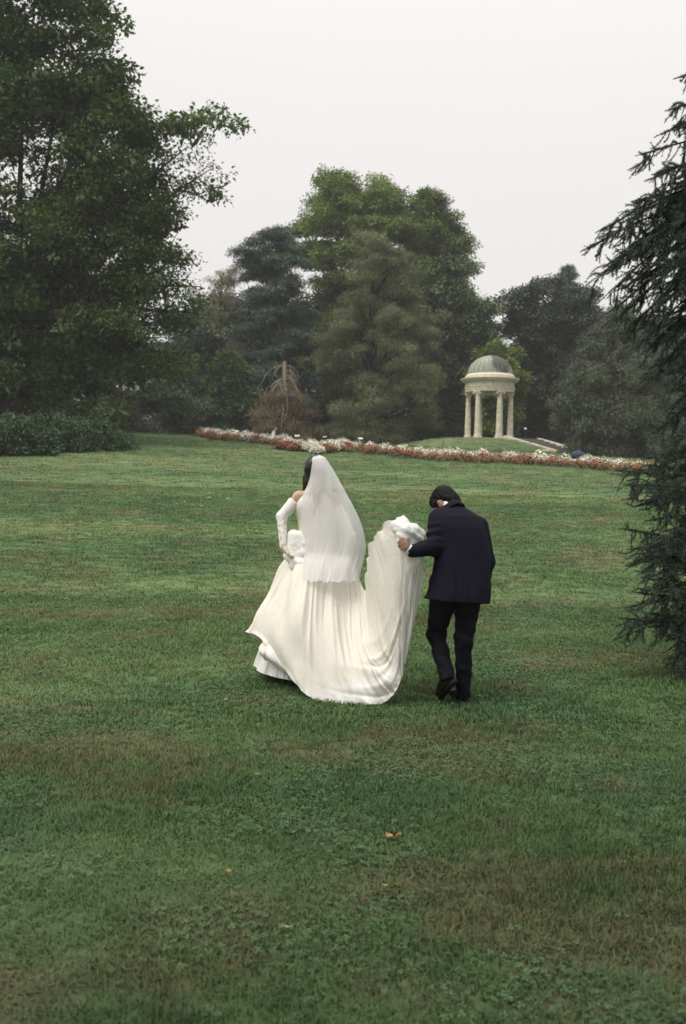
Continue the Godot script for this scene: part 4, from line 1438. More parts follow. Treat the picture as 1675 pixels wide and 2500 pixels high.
# five bent fingers on a palm: w wrist, k knuckles centre, side across the palm, down the way the fingers curl
func hand_bones(w: Vector3, k: Vector3, side: Vector3, down: Vector3, thumb_side: float) -> Array:
	var fwd := (k - w).normalized()
	var out := [[w, w.lerp(k, 0.5), 0.022, 0.023]]
	var lens := [0.075, 0.084, 0.079, 0.062]
	for q in 4:
		var o := (q - 1.5) * 0.0175
		var kn := k + side * o - fwd * absf(q - 1.2) * 0.005
		out.append([w + side * o * 0.55 + fwd * 0.02, kn, 0.017, 0.0125])
		var l: float = lens[q]
		var p1 := kn + (fwd * 0.75 + down * 0.65).normalized() * l * 0.45
		var p2 := p1 + (fwd * -0.1 + down * 1.0).normalized() * l * 0.32
		var p3 := p2 + (fwd * -0.75 + down * 0.5).normalized() * l * 0.26
		out.append([kn, p1, 0.0105, 0.0095])
		out.append([p1, p2, 0.0095, 0.0088])
		out.append([p2, p3, 0.0088, 0.0075])
	var tb := w + fwd * 0.025 + side * 0.022 * thumb_side
	var t1 := tb + (side * thumb_side * 0.8 + fwd * 0.7 + down * 0.4).normalized() * 0.04
	var t2 := t1 + (fwd * 0.6 + down * 0.8).normalized() * 0.03
	out.append([tb, t1, 0.016, 0.0115])
	out.append([t1, t2, 0.0115, 0.009])
	return out

func head_field(p: Vector3, c: Vector3, b: Basis, s := 1.0) -> float:
	# own axes: -z the face, y the crown
	var q := b.inverse() * (p - c) / s
	var d := egg(q, Vector3(0, 0.025, 0.012), Vector3(0.076, 0.098, 0.097))
	d = smin(d, egg(q, Vector3(0, -0.045, -0.035), Vector3(0.055, 0.072, 0.058)), 0.05)
	d = smin(d, seg(q, Vector3(0, 0.005, -0.086), Vector3(0, -0.032, -0.108), 0.010, 0.013), 0.02)
	d = smin(d, seg(q, Vector3(-0.02, -0.062, -0.085), Vector3(0.02, -0.062, -0.085), 0.009, 0.009), 0.015)
	d = smin(d, egg(q, Vector3(0, -0.1, -0.07), Vector3(0.024, 0.02, 0.02)), 0.03)
	for sx in [-1.0, 1.0]:
		d = smin(d, -egg(q, Vector3(sx * 0.032, 0.005, -0.098), Vector3(0.016, 0.011, 0.012)), -0.012) if false else d
		d = smin(d, egg(q, Vector3(sx * 0.032, 0.004, -0.079), Vector3(0.013, 0.011, 0.010)), 0.008)
		d = smin(d, seg(q, Vector3(sx * 0.02, 0.028, -0.084), Vector3(sx * 0.05, 0.026, -0.07), 0.010, 0.008), 0.015)
		d = smin(d, egg(q, Vector3(sx * 0.079, -0.012, 0.012), Vector3(0.010, 0.032, 0.019)), 0.008)
	return d * s

func build_groom() -> void:
	var skin := skin_mat()
	var suit := cloth_mat("suit_wool", 2.0, 18.0, 0.0)
	var hip := P(1112, 1470, 7.24)
	var root := thing("person", "person in dark navy suit bending over while lifting the white train", "person", on_ground(hip.x, hip.z))
	var head := P(1088, 1226, 7.50)
	var hb := Basis(Vector3.UP, deg_to_rad(30)) * Basis(Vector3.RIGHT, deg_to_rad(-52)) * Basis(Vector3.BACK, deg_to_rad(14))
	var neck := P(1103, 1243, 7.42)
	var chest := P(1118, 1295, 7.38)
	var shl := P(1070, 1268, 7.36)
	var shr := P(1168, 1285, 7.36)
	var ell := P(1061, 1334, 7.24)
	var wrl := P(1006, 1346, 7.08)
	var knl := P(989, 1333, 7.075)
	var elr := P(1186, 1372, 7.34)
	var wrr := P(1176, 1440, 7.52)
	var hpl := P(1082, 1462, 7.24)
	var hpr := P(1143, 1462, 7.24)
	var kel := P(1065, 1550, 7.34)
	var anl := P(1091, 1646, 7.17)
	var ker := P(1132, 1562, 7.22)
	var anr := P(1131, 1692, 7.26)
	var pelvis := P(1112, 1440, 7.24)
	var side := (P(1000, 1320, 7.05) - P(1000, 1360, 7.05)).normalized()
	var lh := hand_bones(wrl + (knl - wrl) * 0.45, knl + (knl - wrl) * 0.15, side * -1.0, Vector3(-0.35, -0.1, -0.92).normalized(), -1.0)
	var rh := hand_bones(wrr, wrr + Vector3(0.0, -0.085, -0.03), Vector3(0, 0, -1), Vector3(-0.9, -0.4, 0), -1.0)
	var frame := [[neck, head, 0.056, 0.06], [chest, neck, 0.08, 0.05], [pelvis, chest, 0.085, 0.095], [shl, shr, 0.045, 0.045],
		[shl, ell, 0.05, 0.042], [ell, wrl, 0.04, 0.027], [shr, elr, 0.05, 0.042], [elr, wrr, 0.04, 0.027],
		[hpl, kel, 0.07, 0.05], [kel, anl, 0.05, 0.03], [hpr, ker, 0.07, 0.05], [ker, anr, 0.05, 0.03],
		[anl, anl + Vector3(-0.012, -0.045, -0.035), 0.028, 0.022], [anr, anr + Vector3(-0.02, -0.03, -0.1), 0.028, 0.022]]
	var flesh := func(_p): return Color(0.29, 0.17, 0.112)
	var acc := Acc.new()
	var body := func(p: Vector3) -> float:
		var d := bones(p, frame, 0.04)
		return smin(d, head_field(p, head, hb), 0.03)
	var lo := P(1040, 1180, 7.5)
	sdf(body, Vector3(lo.x - 0.3, -0.06, -7.85), Vector3(lo.x + 0.72, 1.75, -6.95), 0.022, acc, flesh)
	for hd in [[lh, wrl], [rh, wrr]]:
		var lst: Array = hd[0]
		var c: Vector3 = hd[1]
		sdf(func(p): return bones(p, lst, 0.008), c - Vector3(0.15, 0.16, 0.15), c + Vector3(0.12, 0.12, 0.12), 0.005, acc, flesh)
	sdf(func(p): return head_field(p, head, hb), head - Vector3(0.17, 0.17, 0.17), head + Vector3(0.17, 0.17, 0.17), 0.007, acc, flesh)
	part("body", acc.mesh(), skin, root)
	# hair: thick, short, black, uneven on top
	var hn := FastNoiseLite.new()
	hn.seed = 3
	hn.frequency = 26.0
	var hair := func(p: Vector3) -> float:
		var q: Vector3 = hb.inverse() * (p - head)
		var d := egg(q, Vector3(0, 0.034, 0.010), Vector3(0.083, 0.096, 0.103))
		d = smin(d, egg(q, Vector3(0, -0.035, 0.062), Vector3(0.07, 0.075, 0.045)), 0.03)
		d = smin(d, egg(q, Vector3(0.0, 0.075, -0.05), Vector3(0.066, 0.04, 0.052)), 0.03)
		for sx in [-1.0, 1.0]:
			d = smin(d, seg(q, Vector3(sx * 0.076, 0.03, -0.02), Vector3(sx * 0.072, -0.035, -0.028), 0.016, 0.01), 0.02)
		d -= 0.006 * hn.get_noise_3d(q.x * 1.2, q.y * 0.6, q.z * 0.9) + 0.004 * hn.get_noise_3d(q.x * 4.5, q.y * 2.4, q.z * 1.4)
		# kept clear of the ears and face
		for sx in [-1.0, 1.0]:
			d = maxf(d, -egg(q, Vector3(sx * 0.095, -0.016, 0.012), Vector3(0.028, 0.036, 0.022)))
		return maxf(d, -egg(q, Vector3(0, -0.06, -0.11), Vector3(0.062, 0.11, 0.075)))
	var ha := Acc.new()
	sdf(hair, head - Vector3(0.19, 0.19, 0.19), head + Vector3(0.19, 0.19, 0.19), 0.0048, ha, func(_p): return Color(0.0075, 0.0065, 0.007))
	part("hair", ha.mesh(), painted("black_hair", 0.6, Color.BLACK, 0.25), root)
	# shirt collar and cuff
	var ca := Acc.new()
	var nd := (head - neck).normalized()
	var cu := Basis(nd.cross(Vector3.BACK).normalized(), nd, nd.cross(nd.cross(Vector3.BACK)).normalized() * -1.0).orthonormalized()
	var g := PackedVector3Array()
	for a in 28:
		var an := TAU * a / 28
		for q in [[0.066, -0.03], [0.069, 0.0], [0.0675, 0.028], [0.064, 0.03], [0.062, 0.0], [0.06, -0.03]]:
			g.append(neck + cu * Vector3(cos(an) * q[0], q[1] + 0.036, sin(an) * q[0]))
	ca.grid(g, 28, 6, true, PackedColorArray(), true)
	part("shirt_collar", ca.mesh(), plain("shirt", Color(0.78, 0.78, 0.8), 0.8), root)
	var cf := Acc.new()
	var cd := (knl - wrl).normalized()
	cf.tube(PackedVector3Array([wrl + cd * 0.012, wrl + cd * 0.04]), PackedFloat32Array([0.036, 0.035]), 20)
	part("shirt_cuff", cf.mesh(), plain("shirt", Color(0.78, 0.78, 0.8), 0.8), root)
	# jacket
	var cn := FastNoiseLite.new()
	cn.seed = 9
	cn.frequency = 3.2
	var rows := [[1232, 1084, 1128, 7.43, 0.075], [1243, 1066, 1146, 7.40, 0.10], [1258, 1054, 1168, 7.37, 0.125], [1285, 1058, 1184, 7.34, 0.145], [1325, 1066, 1193, 7.31, 0.15], [1370, 1061, 1197, 7.27, 0.145], [1410, 1053, 1198, 7.24, 0.15], [1450, 1038, 1197, 7.22, 0.165], [1486, 1020, 1196, 7.21, 0.175]]
	var sl := []
	for rw in rows:
		var a := P(rw[1], rw[0], rw[3])
		var b := P(rw[2], rw[0], rw[3])
		sl.append([(a + b) * 0.5, a.distance_to(b) * 0.5, rw[4]])
	var hem_l := P(1032, 1464, 7.1)
	var hem_r := P(1196, 1476, 7.1)
	var hem_n := Vector3(hem_l.y - hem_r.y, hem_r.x - hem_l.x, 0).normalized()
	var vent := P(1112, 1460, 7.05)
	var jacket := func(p: Vector3) -> float:
		var d := stack(p, sl)
		var arm := smin(seg(p, shl + Vector3(0, 0.0, 0), ell, 0.075, 0.066), seg(p, ell, wrl, 0.064, 0.047), 0.035)
		arm = smin(arm, smin(seg(p, shr, elr, 0.075, 0.066), seg(p, elr, wrr, 0.062, 0.048), 0.03), 0.01)
		var along := (p - shl).dot((ell - shl).normalized())
		arm -= 0.0085 * sin(along * 95.0 + p.x * 30.0 + cn.get_noise_3dv(p) * 5.0) * smoothstep(0.04, 0.1, along) * smoothstep(0.3, 0.16, along) * (1.0 if p.x < shl.x + 0.09 else 0.0)
		d = smin(d, arm, 0.028)
		# soft drag folds in the back, and the centre seam and vent
		var low := smoothstep(1.25, 0.75, p.y)
		d -= 0.010 * cn.get_noise_3d(p.x * 1.6, p.y * 0.35, p.z) * (0.5 + low) + 0.004 * sin(p.x * 46.0 + cn.get_noise_3d(p.x, p.y * 0.7, p.z) * 4.0) * low
		var cx := vent.x - 0.02 * (p.y - 1.0)
		if p.z > -7.24:
			d += 0.005 * exp(-pow((p.x - cx) / 0.006, 2.0))
			if p.y < 1.02:
				d += 0.014 * smoothstep(1.0, 0.93, p.y) * exp(-pow((p.x - cx - 0.012) / 0.010, 2.0))
		return maxf(d, hem_n.dot(hem_l - p))
	var ja := Acc.new()
	sdf(jacket, Vector3(wrl.x - 0.03, 0.66, -7.68), Vector3(shr.x + 0.17, 1.52, -6.99), 0.0095, ja, func(_p): return Color(0.0058, 0.0067, 0.0142))
	# folded jacket collar
	var jc := Acc.new()
	var g2 := PackedVector3Array()
	for a in 30:
		var an := TAU * a / 30
		for q in [[0.082, -0.05], [0.088, -0.03], [0.084, 0.002], [0.077, 0.008], [0.072, 0.0], [0.07, -0.05]]:
			g2.append(neck + cu * Vector3(cos(an) * q[0] * 1.06, q[1] - 0.01, sin(an) * q[0]))
	var gcol := PackedColorArray()
	gcol.resize(g2.size())
	gcol.fill(Color(0.0058, 0.0067, 0.0142))
	jc.grid(g2, 30, 6, true, gcol, true)
	var jk := part("jacket", ja.mesh(), suit, root)
	part("collar", jc.mesh(), suit, jk)
	# trousers
	var tn := FastNoiseLite.new()
	tn.seed = 19
	tn.frequency = 5.0
	var cuff_l := anl + (anl - kel).normalized() * 0.05
	var cuff_r := anr + Vector3(0, -0.035, 0)
	var trousers := func(p: Vector3) -> float:
		var l := smin(seg(p, hpl, kel, 0.097, 0.069), seg(p, kel, cuff_l, 0.067, 0.054), 0.03)
		var q := smin(seg(p, hpr, ker, 0.097, 0.067), seg(p, ker, cuff_r, 0.065, 0.052), 0.03)
		l = maxf(l, (p - cuff_l).dot((anl - kel).normalized()))
		q = maxf(q, cuff_r.y - p.y)
		var d := smin(l, q, 0.008)
		d = smin(d, seg(p, P(1085, 1425, 7.24), P(1140, 1425, 7.24), 0.115, 0.115), 0.03)
		d -= 0.007 * tn.get_noise_3d(p.x * 1.2, p.y * 2.2, p.z) + 0.004 * sin(p.y * 60.0 + p.x * 34.0 + tn.get_noise_3dv(p) * 5.0) * smoothstep(0.5, 0.35, absf(p.y - 0.2))
		return d
	var ta := Acc.new()
	sdf(trousers, Vector3(hpl.x - 0.2, 0.02, -7.58), Vector3(hpr.x + 0.2, 0.98, -7.0), 0.0105, ta, func(_p): return Color(0.006, 0.0062, 0.010))
	part("trousers", ta.mesh(), suit, root)
	# shoes: the left one pushes off on its toe and shows its sole
	var leather := painted("black_leather", 0.22, Color.BLACK, 0.55)
	var toe := ground_at(1073, 1712)
	toe.y += 0.03
	var heel := P(1102, 1660, 7.14)
	shoe(root, leather, heel, toe, Vector3(0.06, 0.75, 0.6))
	var hr := ground_at(1134, 1716)
	shoe(root, leather, hr + Vector3(0, 0.04, 0.0), hr + Vector3(-0.075, 0.032, -0.245), Vector3.UP)

func shoe(root: Node, mat: Material, heel: Vector3, toe: Vector3, up: Vector3) -> void:
	var f := (toe - heel).normalized()
	var ln := heel.distance_to(toe)
	up = (up - f * up.dot(f)).normalized()
	var s := f.cross(up).normalized()
	var b := Basis(s, up, -f)
	var field := func(p: Vector3) -> float:
		var q := b.inverse() * (p - heel)
		q.z = -q.z
		var d := egg(q, Vector3(0, 0.028, 0.03), Vector3(0.036, 0.05, 0.045))
		d = smin(d, egg(q, Vector3(0, 0.018, ln * 0.68), Vector3(0.047, 0.036, ln * 0.34)), 0.05)
		d = smin(d, seg(q, Vector3(0, 0.05, 0.03), Vector3(0, 0.03, ln * 0.5), 0.034, 0.036), 0.04)
		d = smin(d, seg(q, Vector3(0, 0.05, 0.025), Vector3(0, 0.085, 0.035), 0.034, 0.034), 0.02)
		return maxf(d, -0.012 - q.y)
	var mid := (heel + toe) * 0.5
	var a := Acc.new()
	sdf(field, mid - Vector3(0.2, 0.2, 0.22), mid + Vector3(0.2, 0.2, 0.22), 0.006, a, func(_p): return Color(0.006, 0.006, 0.007))
	var sh := part("shoe", a.mesh(), mat, root)
	var c := Acc.new()
	var sole := func(p: Vector3) -> float:
		var q := b.inverse() * (p - heel)
		q.z = -q.z
		var w := minf(egg(Vector3(q.x, 0, q.z), Vector3(0, 0, ln * 0.68), Vector3(0.05, 1, ln * 0.36)), egg(Vector3(q.x, 0, q.z), Vector3(0, 0, 0.025), Vector3(0.038, 1, 0.045)))
		w = smin(w, seg(Vector3(q.x, 0, q.z), Vector3.ZERO, Vector3(0, 0, ln * 0.6), 0.032, 0.034), 0.03)
		var low := -0.022 if q.z > 0.075 else -0.036
		return maxf(w, maxf(q.y + 0.010, low - q.y))
	sdf(sole, mid - Vector3(0.2, 0.2, 0.22), mid + Vector3(0.2, 0.2, 0.22), 0.006, c, func(_p): return Color(0.012, 0.010, 0.009))
	part("sole", c.mesh(), painted("shoe_sole", 0.75), sh)
func cr(a: Vector3, b: Vector3, c: Vector3, d: Vector3, t: float) -> Vector3:
	return a.cubic_interpolate(c * 0.0 + b, a, c, t) if false else b.cubic_interpolate(c, a, d, t)

# smooth surface through a net of points: net[u][v]; closed in u if wanted
func through(net: Array, nu: int, nv: int, closed: bool) -> PackedVector3Array:
	var cu := net.size()
	var cv: int = net[0].size()
	var cols := []
	for u in cu:
		var line := PackedVector3Array()
		for v in nv:
			var f := float(v) / (nv - 1) * (cv - 1)
			var k := mini(int(f), cv - 2)
			line.append(cr(net[u][maxi(k - 1, 0)], net[u][k], net[u][k + 1], net[u][mini(k + 2, cv - 1)], f - k))
		cols.append(line)
	var out := PackedVector3Array()
	for u in nu:
		var f := float(u) / nu * cu if closed else float(u) / (nu - 1) * (cu - 1)
		var k := int(f)
		if not closed: k = mini(k, cu - 2)
		for v in nv:
			if closed:
				out.append(cr(cols[(k - 1 + cu) % cu][v], cols[k % cu][v], cols[(k + 1) % cu][v], cols[(k + 2) % cu][v], f - k))
			else:
				out.append(cr(cols[maxi(k - 1, 0)][v], cols[k][v], cols[k + 1][v], cols[mini(k + 2, cu - 1)][v], f - k))
	return out

func shift(p: PackedVector3Array, nu: int, nv: int, closed: bool, by: Callable) -> PackedVector3Array:
	var out := PackedVector3Array()
	out.resize(p.size())
	for a in nu:
		for b in nv:
			var a0 := (a - 1 + nu) % nu if closed else maxi(a - 1, 0)
			var a1 := (a + 1) % nu if closed else mini(a + 1, nu - 1)
			var n := (p[a1 * nv + b] - p[a0 * nv + b]).cross(p[a * nv + mini(b + 1, nv - 1)] - p[a * nv + maxi(b - 1, 0)])
			n = n.normalized() if n.length_squared() > 1e-14 else Vector3.ZERO
			out[a * nv + b] = p[a * nv + b] + n * by.call(float(a) / nu, float(b) / (nv - 1), p[a * nv + b])
	return out

func satin(key: String, rough: float, bump: float, scale: float, back := Color(0.25, 0.24, 0.22)) -> StandardMaterial3D:
	if mats.has(key):
		return mats[key]
	var m := painted(key, rough, back, 0.3)
	if bump > 0.0:
		m.normal_enabled = true
		m.normal_texture = noise_tex(0.045, 27, Color.BLACK, Color.WHITE, 512, true, bump)
		m.uv1_triplanar = true
		m.uv1_scale = Vector3(scale, scale, scale)
	return m

func pts(list: Array) -> Array:
	var o := []
	for e in list:
		o.append(P(e[0], e[1], e[2]))
	return o

func build_bride() -> void:
	var skin := skin_mat()
	var feet := ground_at(768, 1655)
	var root := thing("person", "person in white wedding gown and long sheer veil walking away over the lawn", "person", feet)
	var head := P(770, 1149, 7.97)
	var hb := Basis(Vector3.UP, deg_to_rad(14)) * Basis(Vector3.RIGHT, deg_to_rad(-6))
	var neck := P(769, 1196, 7.96)
	var chest := P(768, 1245, 7.99)
	var shl := P(730, 1213, 7.96)
	var shr := P(810, 1214, 7.96)
	var ell := P(688, 1261, 7.94)
	var wrl := P(692, 1334, 7.86)
	var knl := P(703, 1354, 7.83)
	var elr := P(856, 1312, 7.98)
	var wrr := P(846, 1368, 8.17)
	var waist := P(768, 1312, 7.99)
	var pelvis := P(768, 1372, 8.0)
	var hpl := P(748, 1395, 8.0)
	var hpr := P(790, 1395, 8.0)
	var kel := P(748, 1520, 8.05)
	var ker := P(792, 1515, 8.15)
	var anl := P(750, 1632, 8.02)
	var anr := P(792, 1622, 8.2)
	var lh := hand_bones(wrl, knl, Vector3(0.25, 0.1, 0.96).normalized(), Vector3(0.85, -0.3, -0.2).normalized(), -1.0)
	var rh := hand_bones(wrr, wrr + Vector3(-0.03, -0.08, -0.02), Vector3(0, 0, -1), Vector3(-0.9, -0.3, 0), -1.0)
	var frame := [[neck, head, 0.046, 0.05], [chest, neck, 0.09, 0.05], [waist, chest, 0.1, 0.105], [pelvis, waist, 0.14, 0.1], [shl, shr, 0.045, 0.045],
		[shl, ell, 0.042, 0.036], [ell, wrl, 0.035, 0.023], [shr, elr, 0.042, 0.036], [elr, wrr, 0.035, 0.023],
		[hpl, kel, 0.075, 0.05], [kel, anl, 0.048, 0.03], [hpr, ker, 0.075, 0.05], [ker, anr, 0.048, 0.03],
		[anl, anl + Vector3(0, -0.07, -0.12), 0.03, 0.028], [anr, anr + Vector3(0, -0.07, -0.12), 0.03, 0.028]]
	var flesh := func(_p): return Color(0.46, 0.32, 0.215)
	var acc := Acc.new()
	sdf(func(p): return smin(bones(p, frame, 0.04), head_field(p, head, hb, 0.94), 0.03), Vector3(ell.x - 0.1, -0.02, -8.4), Vector3(elr.x + 0.12, 1.92, -7.72), 0.022, acc, flesh)
	for hd in [[lh, wrl], [rh, wrr]]:
		var lst: Array = hd[0]
		var c: Vector3 = hd[1]
		sdf(func(p): return bones(p, lst, 0.008), c - Vector3(0.12, 0.16, 0.13), c + Vector3(0.14, 0.1, 0.13), 0.005, acc, func(_p): return Color(0.56, 0.48, 0.38))
	sdf(func(p): return head_field(p, head, hb, 0.94), head - Vector3(0.16, 0.17, 0.17), head + Vector3(0.16, 0.17, 0.17), 0.007, acc, flesh)
	part("body", acc.mesh(), skin, root)
	# long dark hair, smooth over the head, a lock falling in front of the shoulder
	var hn := FastNoiseLite.new()
	hn.seed = 13
	hn.frequency = 14.0
	var lock := [[P(750, 1165, 8.05), P(748, 1205, 8.1), 0.035, 0.03], [P(748, 1205, 8.1), P(733, 1250, 8.06), 0.03, 0.022], [P(733, 1250, 8.06), P(729, 1276, 8.03), 0.022, 0.007]]
	var fall := [[P(768, 1150, 7.95), P(770, 1190, 7.91), 0.055, 0.04], [P(770, 1190, 7.91), P(774, 1225, 7.88), 0.035, 0.025], [P(774, 1225, 7.88), P(766, 1256, 7.87), 0.022, 0.008]]
	var hair := func(p: Vector3) -> float:
		var q: Vector3 = hb.inverse() * (p - head)
		var d := egg(q, Vector3(0, 0.03, 0.014), Vector3(0.084, 0.094, 0.092))
		d = smin(d, seg(q, Vector3(-0.06, 0.0, 0.02), Vector3(-0.062, -0.1, 0.015), 0.034, 0.03), 0.03)
		d = smin(d, seg(q, Vector3(0.06, 0.0, 0.02), Vector3(0.055, -0.1, 0.03), 0.034, 0.03), 0.03)
		d = smin(d, bones(p, lock, 0.02), 0.02)
		d = smin(d, bones(p, fall, 0.02), 0.03)
		d -= 0.005 * hn.get_noise_3d(p.x * 2.0, p.y * 0.5, p.z * 2.0)
		d = maxf(d, -egg(q, Vector3(-0.085, -0.018, -0.006), Vector3(0.022, 0.024, 0.016)))
		return maxf(d, -egg(q, Vector3(0, -0.05, -0.1), Vector3(0.058, 0.1, 0.07)))
	var ha := Acc.new()
	sdf(hair, Vector3(P(720, 1200, 8).x, 1.28, -8.2), Vector3(head.x + 0.16, 1.88, -7.74), 0.007, ha, func(_p): return Color(0.011, 0.008, 0.008))
	part("hair", ha.mesh(), painted("dark_hair", 0.38, Color.BLACK, 0.45), root)

	var ivory := Color(0.72, 0.695, 0.63)
	var white := Color(0.76, 0.75, 0.73)
	var lace := FastNoiseLite.new()
	lace.seed = 51
	lace.frequency = 30.0
	# bodice
	var bn := FastNoiseLite.new()
	bn.seed = 5
	bn.frequency = 6.0
	var bod := func(p: Vector3) -> float:
		var d := bones(p, [[P(754, 1232, 7.98), P(784, 1232, 7.98), 0.1, 0.1], [P(752, 1240, 7.98), P(760, 1310, 7.99), 0.1, 0.09], [P(786, 1240, 7.98), P(777, 1310, 7.99), 0.1, 0.09], [waist, pelvis, 0.11, 0.16]], 0.06)
		d -= 0.003 * bn.get_noise_3dv(p)
		return maxf(d, p.y - P(760, 1208, 7.98).y)
	var ba := Acc.new()
	sdf(bod, Vector3(chest.x - 0.25, waist.y - 0.35, -8.2), Vector3(chest.x + 0.27, chest.y + 0.16, -7.78), 0.012, ba, func(_p): return ivory)
	part("bodice", ba.mesh(), satin("gown_lace", 0.75, 0.8, 10.0), root)
	# lace sleeves, closed on the upper arm, open work below the elbow
	for sd in 2:
		var a0: Vector3 = [shl, shr][sd]
		var b0: Vector3 = [ell, elr][sd]
		var c0: Vector3 = [wrl, wrr][sd]
		var st := a0.lerp(b0, 0.26)
		var sa := Acc.new()
		var sleeve := func(p: Vector3) -> float:
			var d := smin(seg(p, st, b0, 0.052, 0.043), seg(p, b0, c0, 0.042, 0.029), 0.02)
			d -= 0.0025 * bn.get_noise_3d(p.x * 3.0, p.y * 3.0, p.z * 3.0)
			return maxf(d, -(p - st).dot((b0 - st).normalized()) - 0.002)
		var mn := Vector3(minf(st.x, minf(b0.x, c0.x)), minf(st.y, minf(b0.y, c0.y)), minf(st.z, minf(b0.z, c0.z))) - Vector3.ONE * 0.07
		var mx := Vector3(maxf(st.x, maxf(b0.x, c0.x)), maxf(st.y, maxf(b0.y, c0.y)), maxf(st.z, maxf(b0.z, c0.z))) + Vector3.ONE * 0.07
		sdf(sleeve, mn, mx, 0.0065, sa, func(p: Vector3):
			var l := lace.get_noise_3dv(p * 0.9)
			var below := smoothstep(b0.y + 0.02, b0.y - 0.05, p.y)
			return white.lerp(Color(0.46, 0.38, 0.28), below * smoothstep(0.05, 0.28, l) * 0.8))
		part("lace_sleeve", sa.mesh(), satin("gown_lace", 0.75, 0.8, 10.0), root)

	build_gown(root, ivory, white)
	build_veil(root)

